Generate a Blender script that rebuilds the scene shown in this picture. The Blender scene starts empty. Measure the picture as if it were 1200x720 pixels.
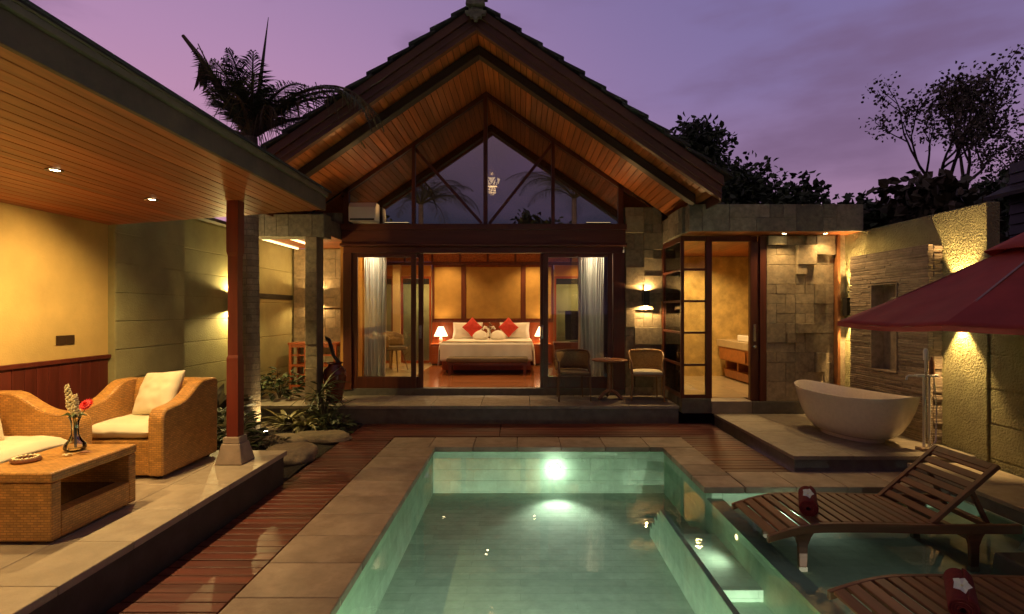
import bpy, bmesh, math, random
from mathutils import Vector, Matrix, noise
R = math.radians
rnd = random.Random(7)
for blk in (bpy.data.objects, bpy.data.meshes, bpy.data.lights, bpy.data.cameras):
    for b in list(blk): blk.remove(b)
SC = bpy.context.scene
COL = SC.collection

# ------------------------------------------------------------------ mesh collector
OFF = {}
class MB:
    def __init__(s): s.v = []; s.f = []
    def add(s, vs, fs, M=None):
        o = len(s.v)
        if M is not None: vs = [M @ Vector(v) for v in vs]
        s.v += [tuple(v) for v in vs]; s.f += [tuple(i + o for i in f) for f in fs]
        return s
    def box(s, x0, x1, y0, y1, z0, z1, M=None):
        vs = [(x0,y0,z0),(x1,y0,z0),(x1,y1,z0),(x0,y1,z0),(x0,y0,z1),(x1,y0,z1),(x1,y1,z1),(x0,y1,z1)]
        return s.add(vs, [(0,3,2,1),(4,5,6,7),(0,1,5,4),(1,2,6,5),(2,3,7,6),(3,0,4,7)], M)
    def prism(s, pts, vec, M=None):
        n = len(pts); vec = Vector(vec)
        vs = [Vector(p) for p in pts] + [Vector(p) + vec for p in pts]
        fs = [tuple(range(n)), tuple(range(2*n-1, n-1, -1))] + [(i, (i+1) % n, n + (i+1) % n, n + i) for i in range(n)]
        return s.add(vs, fs, M)
    def frustum(s, cx, cy, z0, z1, w0, w1, d0=None, d1=None, M=None):
        d0 = w0 if d0 is None else d0; d1 = w1 if d1 is None else d1
        vs = []
        for z, w, d in ((z0, w0, d0), (z1, w1, d1)):
            vs += [(cx-w/2,cy-d/2,z),(cx+w/2,cy-d/2,z),(cx+w/2,cy+d/2,z),(cx-w/2,cy+d/2,z)]
        return s.add(vs, [(0,3,2,1),(4,5,6,7),(0,1,5,4),(1,2,6,5),(2,3,7,6),(3,0,4,7)], M)
    def lathe(s, prof, n=24, c=(0,0,0), sx=1, sy=1, M=None, close=True):
        vs = []; fs = []
        for r, z in prof:
            for k in range(n):
                a = 2*math.pi*k/n; vs.append((c[0]+r*math.cos(a)*sx, c[1]+r*math.sin(a)*sy, c[2]+z))
        for i in range(len(prof)-1):
            for k in range(n):
                k2 = (k+1) % n; fs.append((i*n+k, i*n+k2, (i+1)*n+k2, (i+1)*n+k))
        if close:
            fs.append(tuple(range(n-1, -1, -1))); fs.append(tuple((len(prof)-1)*n + k for k in range(n)))
        return s.add(vs, fs, M)
    def tube(s, path, r, n=8, M=None):
        P = [Vector(p) for p in path]; m = len(P)
        rr = r if isinstance(r, (list, tuple)) else [r]*m
        vs = []; fs = []; ref = Vector((0.13, 0.21, 1)).normalized(); prev = None
        for i, p in enumerate(P):
            t = (P[min(i+1, m-1)] - P[max(i-1, 0)])
            t = t.normalized() if t.length > 1e-9 else Vector((0,0,1))
            if prev is None:
                u = t.cross(ref); u = u if u.length > 1e-3 else t.cross(Vector((1,0,0)))
            else:
                u = prev - t*prev.dot(t)
                if u.length < 1e-4: u = t.cross(ref)
            u.normalize(); w = t.cross(u); prev = u
            for k in range(n):
                a = 2*math.pi*k/n; vs.append(p + (u*math.cos(a) + w*math.sin(a))*rr[i])
        for i in range(m-1):
            for k in range(n):
                k2 = (k+1) % n; fs.append((i*n+k, i*n+k2, (i+1)*n+k2, (i+1)*n+k))
        fs.append(tuple(range(n-1, -1, -1))); fs.append(tuple((m-1)*n+k for k in range(n)))
        return s.add(vs, fs, M)
    def bar(s, a, b, w, h, up=(0,0,1), M=None):
        a = Vector(a); b = Vector(b); t = (b-a).normalized(); u = t.cross(Vector(up))
        u = u.normalized() if u.length > 1e-4 else Vector((1,0,0)); q = u.cross(t).normalized()
        vs = []
        for p in (a, b):
            for i, j in ((-1,-1),(1,-1),(1,1),(-1,1)): vs.append(p + u*(w/2*i) + q*(h/2*j))
        return s.add(vs, [(0,3,2,1),(4,5,6,7),(0,1,5,4),(1,2,6,5),(2,3,7,6),(3,0,4,7)], M)
    def grid(s, fn, nu, nv, M=None, wrap=False):
        vs = [fn(i/nu, j/nv) for j in range(nv+1) for i in range(nu + (0 if wrap else 1))]
        W = nu if wrap else nu+1; fs = []
        for j in range(nv):
            for i in range(nu):
                i2 = (i+1) % W if wrap else i+1
                fs.append((j*W+i, j*W+i2, (j+1)*W+i2, (j+1)*W+i))
        return s.add(vs, fs, M)
    def build(s, name, mat, parent=None, smooth=None, bevel=0, seg=2, recalc=True, loc=None, rot=None, subsurf=0, solid=0, tweak=None):
        off = OFF.get(parent.name) if parent else None      # parts of a building are written in world metres
        me = bpy.data.meshes.new(name); me.from_pydata([tuple(Vector(v) - off) if off else tuple(v) for v in s.v], [], s.f); me.update()
        if recalc and len(s.f) < 60000:
            bm = bmesh.new(); bm.from_mesh(me); bmesh.ops.recalc_face_normals(bm, faces=bm.faces); bm.to_mesh(me); bm.free()
        uv = me.uv_layers.new(name='UVMap')
        V = me.vertices
        for p in me.polygons:
            n = p.normal; ax, ay, az = abs(n.x), abs(n.y), abs(n.z)
            for li in p.loop_indices:
                c = V[me.loops[li].vertex_index].co
                if az >= ax and az >= ay: uv.data[li].uv = (c.x, c.y)
                elif ax >= ay: uv.data[li].uv = (c.y, c.z)
                else: uv.data[li].uv = (c.x, c.z)
        if mat: me.materials.append(mat)
        if smooth is not None:
            for p in me.polygons: p.use_smooth = True
            me.set_sharp_from_angle(angle=R(smooth))
        o = bpy.data.objects.new(name, me); COL.objects.link(o)
        if parent: o.parent = parent
        if off: OFF[o.name] = off
        if loc is not None: o.location = loc
        if rot is not None: o.rotation_euler = rot
        if solid:
            m = o.modifiers.new('thick', 'SOLIDIFY'); m.thickness = solid; m.offset = -1
        if bevel:
            m = o.modifiers.new('bevel', 'BEVEL'); m.width = bevel; m.segments = seg; m.limit_method = 'ANGLE'; m.angle_limit = R(40)
        if subsurf:
            m = o.modifiers.new('sub', 'SUBSURF'); m.levels = subsurf; m.render_levels = subsurf
        return o

def tag(o, label=None, cat=None, group=None, kind=None):
    if label: o['label'] = label
    if cat: o['category'] = cat
    if group: o['group'] = group
    if kind: o['kind'] = kind
    return o
def empty(name, loc, label, cat, rz=0, group=None):
    o = bpy.data.objects.new(name, None); COL.objects.link(o); o.empty_display_size = .1
    o.location = loc; o.rotation_euler = (0, 0, rz)
    return tag(o, label, cat, group)
def site(name, loc, label, cat, group=None):
    """an Empty at the base of a thing whose parts are written in world metres"""
    o = empty(name, loc, label, cat, 0, group); OFF[o.name] = Vector(loc); return o
def struct(o, label=None): return tag(o, label, kind='structure')
def dup(root, loc, rz=0, label=None, group=None):
    r = root.copy(); COL.objects.link(r); r.location = loc; r.rotation_euler = (0, 0, rz)
    if label: r['label'] = label
    if group: r['group'] = group
    for ch in list(root.children):
        c = ch.copy(); COL.objects.link(c); c.parent = r
        for g in list(ch.children):
            d = g.copy(); COL.objects.link(d); d.parent = c
    return r
def lamp(kind, loc, power, col=(1,.66,.30), size=.05, aim=None, cone=None, blend=.5, parent=None, name='lamp_light'):
    d = bpy.data.lights.new(name, kind); d.energy = power; d.color = col
    if kind in ('POINT', 'SPOT'): d.shadow_soft_size = size
    if kind == 'AREA': d.size = size; d.shape = 'DISK'
    if kind == 'SPOT': d.spot_size = R(cone); d.spot_blend = blend
    o = bpy.data.objects.new(name, d); COL.objects.link(o); o.location = loc
    if aim is not None: o.rotation_euler = (Vector(aim)).to_track_quat('-Z', 'Y').to_euler()
    if parent: o.parent = parent
    return o

# ------------------------------------------------------------------ materials
def mat(name, col, rough=.6, var=.2, scale=3., stretch=(1,1,1), island=0., bump=0., bscale=40., bdist=.01, metal=0., spec=.5,
        pattern=None, col2=None, coat=0., emit=None, estr=0., dirt=0., trans=None, voronoi=False, sheen=0.):
    m = bpy.data.materials.new(name); m.use_nodes = True
    nt = m.node_tree; N = nt.nodes; L = nt.links; b = N['Principled BSDF']
    b.inputs['Roughness'].default_value = rough; b.inputs['Metallic'].default_value = metal
    b.inputs['Specular IOR Level'].default_value = spec; b.inputs['Coat Weight'].default_value = coat
    if coat: b.inputs['Coat Roughness'].default_value = .15
    tc = N.new('ShaderNodeTexCoord')
    mp = N.new('ShaderNodeMapping'); mp.inputs['Scale'].default_value = stretch; L.new(tc.outputs['Object'], mp.inputs['Vector'])
    vec = mp.outputs['Vector']
    if island:
        geo0 = N.new('ShaderNodeNewGeometry'); vm = N.new('ShaderNodeVectorMath'); vm.operation = 'ADD'
        sc0 = N.new('ShaderNodeMath'); sc0.operation = 'MULTIPLY'; sc0.inputs[1].default_value = 37.
        L.new(geo0.outputs['Random Per Island'], sc0.inputs[0]); L.new(vec, vm.inputs[0]); L.new(sc0.outputs[0], vm.inputs[1]); vec = vm.outputs[0]
    def noisev(sc, det=6, ro=.6):
        n = N.new('ShaderNodeTexNoise'); n.inputs['Scale'].default_value = sc; n.inputs['Detail'].default_value = det; n.inputs['Roughness'].default_value = ro
        L.new(vec, n.inputs['Vector']); return n.outputs['Fac']
    def mix(a, b_, f, mode='MIX'):
        x = N.new('ShaderNodeMix'); x.data_type = 'RGBA'; x.blend_type = mode
        for sock, val in ((x.inputs[6], a), (x.inputs[7], b_), (x.inputs[0], f)):
            if isinstance(val, (int, float)): sock.default_value = val
            elif isinstance(val, tuple): sock.default_value = (*val[:3], 1)
            else: L.new(val, sock)
        return x.outputs[2]
    def ramp(f, lo, hi):
        r = N.new('ShaderNodeMapRange'); r.inputs['From Min'].default_value = lo; r.inputs['From Max'].default_value = hi; L.new(f, r.inputs['Value']); return r.outputs['Result']
    lo = tuple(c*(1-var) for c in col); hi = tuple(min(1, c*(1+var)) for c in col)
    c = mix(lo, hi, ramp(noisev(scale), .3, .7))
    height = None
    if pattern:
        tcu = N.new('ShaderNodeMapping'); L.new(tc.outputs['UV'], tcu.inputs['Vector'])
        kind = pattern[0]
        if kind in ('brick', 'tile'):
            br = N.new('ShaderNodeTexBrick'); L.new(tcu.outputs['Vector'], br.inputs['Vector'])
            br.inputs['Scale'].default_value = 1; br.inputs['Brick Width'].default_value = pattern[1]; br.inputs['Row Height'].default_value = pattern[2]
            br.inputs['Mortar Size'].default_value = pattern[3]; br.inputs['Mortar Smooth'].default_value = .3 if kind == 'brick' else .1
            br.offset = .5
            t1, t2 = (.75, 1.15) if kind == 'brick' else (.90, 1.06)
            br.inputs['Color1'].default_value = (t1,t1,t1,1); br.inputs['Color2'].default_value = (t2,t2,t2,1); br.inputs['Mortar'].default_value = (*((pattern[4],)*3), 1)
            c = mix(c, br.outputs['Color'], 1., 'MULTIPLY'); height = br.outputs['Fac']; hsign = -1
        elif kind == 'wave':
            wv = N.new('ShaderNodeTexWave'); L.new(tcu.outputs['Vector'], wv.inputs['Vector']); wv.bands_direction = pattern[2]
            wv.inputs['Scale'].default_value = pattern[1]; wv.inputs['Distortion'].default_value = pattern[3]; wv.inputs['Detail'].default_value = 2
            c = mix(c, mix((pattern[4],)*3, (1.1,)*3, wv.outputs['Fac']), 1., 'MULTIPLY'); height = wv.outputs['Fac']; hsign = 1
    if col2 is not None:   # blotches with a shape of their own
        c = mix(c, col2, ramp(noisev(scale*.37, 8, .7), .52, .68))
    if island:
        geo = N.new('ShaderNodeNewGeometry')
        mr = N.new('ShaderNodeMapRange'); mr.inputs['To Min'].default_value = 1-island; mr.inputs['To Max'].default_value = 1+island
        L.new(geo.outputs['Random Per Island'], mr.inputs['Value'])
        cmb = N.new('ShaderNodeCombineColor')
        for i in range(3): L.new(mr.outputs['Result'], cmb.inputs[i])
        c = mix(c, cmb.outputs[0], 1., 'MULTIPLY')
    L.new(c, b.inputs['Base Color'])
    if dirt:
        r = N.new('ShaderNodeMapRange'); L.new(noisev(scale*2.3), r.inputs['Value']); r.inputs['From Min'].default_value = .3; r.inputs['From Max'].default_value = .7
        r.inputs['To Min'].default_value = max(.02, rough-dirt); r.inputs['To Max'].default_value = min(1, rough+dirt); L.new(r.outputs['Result'], b.inputs['Roughness'])
    if bump or height is not None:
        last = None
        if bump:
            bp = N.new('ShaderNodeBump'); bp.inputs['Strength'].default_value = bump; bp.inputs['Distance'].default_value = bdist
            if voronoi:
                vo = N.new('ShaderNodeTexVoronoi'); vo.inputs['Scale'].default_value = bscale; L.new(vec, vo.inputs['Vector']); L.new(vo.outputs['Distance'], bp.inputs['Height'])
            else: L.new(noisev(bscale, 4, .6), bp.inputs['Height'])
            last = bp
        if height is not None:
            b2 = N.new('ShaderNodeBump'); b2.inputs['Strength'].default_value = .7; b2.inputs['Distance'].default_value = pattern[-1]*hsign if isinstance(pattern[-1], float) else .003
            b2.invert = hsign < 0; b2.inputs['Distance'].default_value = abs(b2.inputs['Distance'].default_value)
            L.new(height, b2.inputs['Height'])
            if last: L.new(last.outputs[0], b2.inputs['Normal'])
            last = b2
        L.new(last.outputs[0], b.inputs['Normal'])
    if emit is not None:
        b.inputs['Emission Color'].default_value = (*emit, 1); b.inputs['Emission Strength'].default_value = estr
    if sheen: b.inputs['Sheen Weight'].default_value = sheen
    if trans: b.inputs['Transmission Weight'].default_value = trans
    return m

def glassy(name, tint=(1,1,1), base=.0, ior=1.5, rough=.0, ripple=None):
    """Thin clear sheet: what is behind shows through, the surface mirrors by Fresnel plus a coated share."""
    m = bpy.data.materials.new(name); m.use_nodes = True; nt = m.node_tree; N = nt.nodes; L = nt.links
    N.remove(N['Principled BSDF']); out = N['Material Output']
    t = N.new('ShaderNodeBsdfTransparent'); t.inputs[0].default_value = (*tint, 1)
    g = N.new('ShaderNodeBsdfGlossy'); g.inputs['Roughness'].default_value = rough; g.inputs['Color'].default_value = (1,1,1,1)
    f = N.new('ShaderNodeFresnel'); f.inputs['IOR'].default_value = ior
    if ripple:
        tc = N.new('ShaderNodeTexCoord'); n = N.new('ShaderNodeTexNoise'); n.inputs['Scale'].default_value = ripple[0]; n.inputs['Detail'].default_value = 3
        L.new(tc.outputs['Object'], n.inputs['Vector']); bp = N.new('ShaderNodeBump'); bp.inputs['Strength'].default_value = ripple[1]; bp.inputs['Distance'].default_value = .02
        L.new(n.outputs['Fac'], bp.inputs['Height']); L.new(bp.outputs[0], g.inputs['Normal']); L.new(bp.outputs[0], f.inputs['Normal'])
    ad = N.new('ShaderNodeMath'); ad.operation = 'ADD'; ad.use_clamp = True; ad.inputs[1].default_value = base; L.new(f.outputs[0], ad.inputs[0])
    mx = N.new('ShaderNodeMixShader'); L.new(ad.outputs[0], mx.inputs[0]); L.new(t.outputs[0], mx.inputs[1]); L.new(g.outputs[0], mx.inputs[2])
    L.new(mx.outputs[0], out.inputs['Surface']); return m

WARM = (1, .63, .24); WARM2 = (1, .55, .20)
Y_ = dict(stretch=(1, .08, 1)); X_ = dict(stretch=(.08, 1, 1)); Z_ = dict(stretch=(1, 1, .08))
m_ceil   = mat('warm_timber_boards', (.30,.080,.022), .42, .35, 22, (1,.06,1), island=.24, bump=.1, bscale=30)
m_soffit = mat('orange_timber_lining', (.33,.098,.026), .42, .38, 20, (1,.06,1), island=.32, bump=.1, bscale=30)
m_backing= mat('shadow_gap_backing', (.02,.012,.008), .9)
m_deck   = mat('red_brown_decking', (.105,.023,.012), .44, .4, 14, (.07,1,1), island=.30, bump=.15, bscale=30, dirt=.12)
m_frame  = mat('dark_red_timber', (.105,.026,.012), .38, .3, 16, (1,1,.08), bump=.08, bscale=40)
m_frameh = mat('dark_red_timber_rail', (.105,.026,.012), .38, .3, 16, (.08,1,1), bump=.08, bscale=40)
m_dbeam  = mat('near_black_beam', (.030,.013,.008), .55, .3, 10, (.1,1,.3), bump=.1, bscale=30)
m_barge  = mat('weathered_brown_bargeboard', (.115,.036,.017), .5, .35, 10, (.1,1,.3), bump=.15, bscale=30)
m_post   = mat('oxblood_painted_post', (.165,.022,.011), .42, .25, 8, (1,1,.1), bump=.06, bscale=40)
m_fascia = mat('dark_grey_fascia', (.085,.050,.028), .7, .3, 6, bump=.25, bscale=60)
m_fasc2  = mat('aged_metal_flashing', (.12,.085,.042), .5, .3, 6, bump=.1)
m_paving = mat('sandy_stone_paving', (.36,.29,.20), .55, .16, 5, island=.11, bump=.15, bscale=90, dirt=.15, col2=(.27,.21,.145))
m_terr   = mat('grey_stone_paving', (.27,.225,.17), .5, .2, 5, island=.09, bump=.2, bscale=90, dirt=.15, col2=(.21,.175,.135))
m_dstone = mat('dark_basalt_facing', (.040,.038,.034), .55, .3, 6, island=.15, bump=.15, bscale=50)
m_gstone = mat('grey_andesite_facing', (.13,.115,.09), .7, .25, 8, island=.15, bump=.4, bscale=90)
m_coping = mat('pinkish_stone_coping', (.31,.23,.165), .6, .28, 4, island=.13, bump=.2, bscale=110, dirt=.12, col2=(.215,.145,.10))
m_yplast = mat('ochre_plaster', (.62,.425,.135), .8, .18, 1.6, bump=.3, bscale=70, dirt=.06, col2=(.60,.41,.13))
m_wains  = mat('dark_red_wainscot', (.10,.018,.010), .4, .3, 14, (1,1,.08), island=.15)
m_stucco = mat('olive_stucco', (.36,.33,.15), .9, .14, 3, bump=.55, bscale=55, bdist=.012, dirt=.05)
m_pebble = mat('pebbledash_stucco', (.38,.35,.165), .9, .2, 4, bump=1., bscale=42, bdist=.06, dirt=.05)
m_clad   = mat('block_stone_cladding', (.275,.215,.135), .85, .34, 14, island=.26, bump=.7, bscale=60, bdist=.012, col2=(.23,.19,.13))
m_clad_d = mat('grey_block_stone', (.24,.205,.15), .85, .36, 14, island=.30, bump=.7, bscale=60, bdist=.012)
m_slat   = mat('stacked_stone_strips', (.25,.19,.135), .85, .3, 10, island=.28, bump=.6, bscale=60, bdist=.01)
m_pool   = mat('green_pool_stone', (.37,.47,.345), .85, .13, 7, pattern=('tile', .9, .115, .0012, .88), col2=(.30,.40,.29), bump=.1, bscale=40, spec=.12)
m_poolw  = mat('green_pool_wall', (.42,.56,.39), .85, .16, 6, pattern=('tile', .6, .14, .0012, .87), col2=(.36,.49,.335), spec=.12)
m_wicker = mat('honey_wicker', (.54,.265,.065), .42, .18, 12, pattern=('brick', .042, .0160, .0024, .56, .010), coat=.15)
m_cush   = mat('cream_canvas', (.70,.62,.43), .9, .06, 6, bump=.2, bscale=220, bdist=.002)
m_umb    = mat('dark_red_canvas', (.34,.042,.030), .85, .14, 5, bump=.25, bscale=200, bdist=.003)
m_tub    = mat('cream_terrazzo', (.80,.71,.58), .22, .06, 26, coat=.3, bump=.02, bscale=200)
m_loung  = mat('oiled_teak', (.18,.064,.028), .52, .35, 14, (1,.1,1), island=.22, bump=.12, bscale=40)
m_loungx = mat('oiled_teak_rail', (.16,.056,.025), .52, .35, 14, (.1,1,1), bump=.12, bscale=40)
m_towel  = mat('maroon_towel', (.14,.006,.010), 1., .2, 40, bump=.5, bscale=150, bdist=.004)
m_white  = mat('white_cotton', (.78,.74,.66), .9, .04, 5, bump=.1, bscale=60, bdist=.004)
m_sheer  = mat('sheer_white_curtain', (.80,.79,.76), .9, .05, 5, trans=0)
m_redc   = mat('scarlet_cushion', (.55,.035,.02), .7, .1, 20, bump=.1, bscale=200, bdist=.002)
m_bedw   = mat('red_brown_veneer', (.28,.062,.016), .32, .25, 10, (1,1,.1), bump=.03)
m_darkw  = mat('dark_upholstery', (.12,.085,.045), .8, .2)
m_tan    = mat('tan_upholstery', (.30,.22,.11), .8, .15)
m_mat    = mat('woven_rush_panel', (.44,.25,.055), .75, .14, 5, pattern=('wave', 14., 'X', .6, .62, .002))
m_carve  = mat('carved_fretwork', (.36,.12,.03), .55, .4, 26, bump=1., bscale=26, bdist=.03)
m_iplast = mat('orange_interior_panel', (.52,.24,.045), .6, .1, 4)
m_icream = mat('cream_interior_column', (.66,.50,.24), .6, .06, 4)
m_ifloor = mat('polished_merbau_floor', (.30,.105,.036), .16, .3, 10, (.06,1,1), island=.18, coat=.3)
m_iborder= mat('pale_stone_floor', (.46,.36,.22), .2, .12, 5, island=.06)
m_cane   = mat('woven_cane', (.44,.27,.10), .6, .15, 10, pattern=('brick', .016, .016, .0025, .45, .003))
m_chairw = mat('honey_ash_wood', (.30,.16,.06), .42, .2, 14, (1,1,.1))
m_chaird = mat('brown_ash_wood', (.15,.075,.035), .42, .2, 14, (1,1,.1))
m_tablew = mat('brown_table_wood', (.26,.105,.04), .35, .25, 12)
m_shade  = mat('lit_lamp_shade', (.85,.75,.55), .8, .02, emit=(1,.72,.38), estr=3.2)
m_bulb   = mat('lit_bulb', (1,.9,.7), .5, 0, emit=(1,.80,.42), estr=40.)
m_bulbs  = mat('lit_strip', (1,.9,.7), .5, 0, emit=(1,.68,.30), estr=2.6)
m_poolbulb = mat('lit_pool_lens', (1,1,1), .5, 0, emit=(.86,1,.95), estr=14.)
m_black  = mat('matt_black_metal', (.018,.017,.016), .45, .2)
m_blackg = mat('black_gloss', (.008,.008,.009), .08, .1)
m_steel  = mat('brushed_steel', (.60,.58,.54), .22, .05, metal=1.)
m_brass  = mat('dark_bronze_plate', (.10,.06,.03), .35, .2, metal=.6)
m_soil   = mat('dark_soil', (.030,.022,.014), 1., .5, 12, bump=1., bscale=30, bdist=.04)
m_ground = mat('packed_earth', (.035,.032,.022), 1., .4, 2, bump=.5, bscale=15, bdist=.05)
m_rock   = mat('tan_boulder', (.26,.20,.125), .9, .25, 6, bump=.6, bscale=22, bdist=.03, col2=(.16,.13,.09))
m_leaf   = mat('dark_green_leaf', (.050,.070,.026), .5, .4, 3, island=.5)
m_leaf2  = mat('olive_leaf', (.075,.085,.025), .45, .35, 4, island=.4)
m_leaf3  = mat('yellow_green_leaf', (.28,.25,.10), .45, .35, 6, island=.4)
m_leafb  = mat('brown_green_leaf', (.080,.066,.032), .55, .4, 3, island=.5)
m_frond  = mat('palm_leaflet', (.045,.050,.022), .5, .35, 3, island=.45)
m_dead   = mat('dry_frond', (.16,.105,.055), .8, .3, 6, island=.3)
m_trunk  = mat('grey_palm_bark', (.34,.27,.19), .9, .25, 8, bump=1., bscale=34, bdist=.03, pattern=('brick', .21, .085, .006, .6, .008), col2=(.22,.175,.12))
m_bark   = mat('dark_bark', (.055,.042,.03), .95, .3, 10, (1,1,.3), bump=.8, bscale=20, bdist=.03)
m_marble = mat('golden_travertine', (.52,.36,.13), .3, .36, 4.5, bump=.02, col2=(.40,.28,.11), coat=.1)
m_vanity = mat('orange_teak_vanity', (.36,.13,.035), .4, .25, 12, (.1,1,1))
m_porc   = mat('white_porcelain', (.80,.77,.70), .12, .02, coat=.4)
m_roof   = mat('dark_roof_tile', (.040,.034,.032), .8, .3, 8, island=.3, bump=.4, bscale=40)
m_siding = mat('dark_slate_siding', (.030,.030,.036), .6, .3, 6, island=.2)
m_pot    = mat('dark_red_glazed_pot', (.12,.022,.014), .25, .3, 8, coat=.4, bump=.15, bscale=18)
m_bloom  = mat('cream_blossom', (.75,.66,.38), .8, .1, 20)
m_petal  = mat('scarlet_petal', (.75,.03,.03), .6, .15, 10)
m_frang  = mat('white_petal', (.85,.82,.72), .7, .05, 10)
m_stem   = mat('green_stem', (.10,.13,.04), .5, .2)
m_coco   = mat('carved_wood_bowl', (.22,.085,.035), .5, .3, 30)
m_finial = mat('carved_grey_stone', (.25,.21,.16), .9, .3, 18, bump=.8, bscale=40, bdist=.02)
m_acw    = mat('white_plastic', (.78,.76,.70), .4, .03)
m_glass  = glassy('door_glass', (.96,.97,.94), .015, 1.45)
m_gable  = glassy('coated_gable_glass', (.55,.54,.56), .36, 1.5)
m_vglass = glassy('vase_glass', (.97,.98,.94), .03, 1.5)
m_water  = glassy('pool_water', (.90,.98,.94), .0, 1.33, .015, ripple=(5., .07))
# ------------------------------------------------------------------ camera
H = 1.75; FPX = 620.
cam = bpy.data.cameras.new('camera'); co = bpy.data.objects.new('camera', cam); COL.objects.link(co)
co.location = (0, 0, H); co.rotation_euler = (R(90), 0, 0)
cam.sensor_width = 36; cam.lens = 36*FPX/1200; cam.shift_x = -10/1200; cam.shift_y = 5/1200
cam.clip_start = .05; cam.clip_end = 2000; SC.camera = co

# ------------------------------------------------------------------ dusk sky
W = bpy.data.worlds.new('World'); SC.world = W; W.use_nodes = True
nt = W.node_tree; N = nt.nodes; L = nt.links; bg = N['Background']
tc = N.new('ShaderNodeTexCoord'); sep = N.new('ShaderNodeSeparateXYZ'); L.new(tc.outputs['Generated'], sep.inputs[0])
def wramp(stops):
    r = N.new('ShaderNodeValToRGB'); e = r.color_ramp.elements
    while len(e) > 1: e.remove(e[-1])
    for i, (p, c) in enumerate(stops):
        q = e[0] if i == 0 else e.new(p)
        q.position = p; q.color = (*c, 1)
    L.new(sep.outputs['Z'], r.inputs[0]); return r.outputs[0]
west = wramp([(0, (.46,.22,.31)), (.22, (.47,.23,.34)), (.40, (.36,.20,.345)), (.56, (.26,.17,.32)), (.75, (.12,.10,.13)), (1, (.10,.085,.10))])
east = wramp([(0, (.31,.165,.245)), (.20, (.265,.155,.265)), (.36, (.185,.138,.29)), (.56, (.14,.115,.265)), (.75, (.10,.085,.12)), (1, (.10,.085,.10))])
mr = N.new('ShaderNodeMapRange'); mr.interpolation_type = 'SMOOTHSTEP'; mr.inputs['From Min'].default_value = -.55; mr.inputs['From Max'].default_value = .45
L.new(sep.outputs['X'], mr.inputs['Value'])
mx = N.new('ShaderNodeMix'); mx.data_type = 'RGBA'; L.new(mr.outputs[0], mx.inputs[0]); L.new(west, mx.inputs[6]); L.new(east, mx.inputs[7])
# the side behind the camera is darker: the afterglow is ahead
mry = N.new('ShaderNodeMapRange'); mry.interpolation_type = 'SMOOTHSTEP'; mry.inputs['From Min'].default_value = -.35; mry.inputs['From Max'].default_value = .45
mry.inputs['To Min'].default_value = .0; mry.inputs['To Max'].default_value = 1.; L.new(sep.outputs['Y'], mry.inputs['Value'])
m2 = N.new('ShaderNodeMix'); m2.data_type = 'RGBA'; m2.blend_type = 'MIX'
L.new(wramp([(0,(.016,.022,.045)),(.14,(.022,.028,.055)),(.34,(.17,.10,.135)),(.5,(.12,.08,.11)),(.7,(.10,.085,.10)),(1,(.10,.085,.10))]), m2.inputs[6]); L.new(mry.outputs[0], m2.inputs[0]); L.new(mx.outputs[2], m2.inputs[7])
# soft cloud bands
mp = N.new('ShaderNodeMapping'); mp.inputs['Scale'].default_value = (2.0, 2.0, 6.5); mp.inputs['Location'].default_value = (.3, .1, .55); L.new(tc.outputs['Generated'], mp.inputs[0])
nz = N.new('ShaderNodeTexNoise'); nz.inputs['Scale'].default_value = 1.5; nz.inputs['Detail'].default_value = 5; nz.inputs['Roughness'].default_value = .5; L.new(mp.outputs[0], nz.inputs[0])
cr = N.new('ShaderNodeMapRange'); cr.interpolation_type = 'SMOOTHSTEP'; cr.inputs['From Min'].default_value = .47; cr.inputs['From Max'].default_value = .72; cr.inputs['To Max'].default_value = .72; L.new(nz.outputs['Fac'], cr.inputs[0])
cl = N.new('ShaderNodeMix'); cl.data_type = 'RGBA'; L.new(cr.outputs[0], cl.inputs[0]); L.new(m2.outputs[2], cl.inputs[6]); cl.inputs[7].default_value = (.135,.078,.15,1)
sky = N.new('ShaderNodeTexSky'); sky.sky_type = 'NISHITA'; sky.sun_disc = False; sky.sun_elevation = R(-3); sky.sun_rotation = R(-50)
ad = N.new('ShaderNodeMix'); ad.data_type = 'RGBA'; ad.blend_type = 'ADD'; ad.inputs[0].default_value = .05
L.new(cl.outputs[2], ad.inputs[6]); L.new(sky.outputs[0], ad.inputs[7])
L.new(ad.outputs[2], bg.inputs['Color']); bg.inputs['Strength'].default_value = 1.0
WORLD_BG = bg

# ------------------------------------------------------------------ ground with a hole for the pool
b = MB(); S = 300
for x0, x1, y0, y1 in ((-S,-1.5,-S,S), (4.6,S,-S,S), (-1.5,4.6,-S,.9), (-1.5,4.6,7.0,S)): b.add([(x0,y0,-.07),(x1,y0,-.07),(x1,y1,-.07),(x0,y1,-.07)], [(0,1,2,3)])
struct(b.build('ground', m_ground))

# deck of narrow cross boards
b = MB(); p = .108; y = .6
while y < 8.2:
    y1 = y + p - .011
    spans = [(-2.42, -1.76)] if y < 7.3 else [(-2.42, -.3), (-.296, 2.98)]
    if y >= 5.73 and y < 7.3: spans.append((2.225, 2.965))
    for x0, x1 in spans:
        dz = rnd.uniform(-.0015, .0015); b.box(x0 + rnd.uniform(0,.006), x1 - rnd.uniform(0,.006), y, y1, -.028+dz, -.002+dz)
    y += p
struct(b.build('timber_deck', m_deck, bevel=.003, seg=1))

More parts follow.
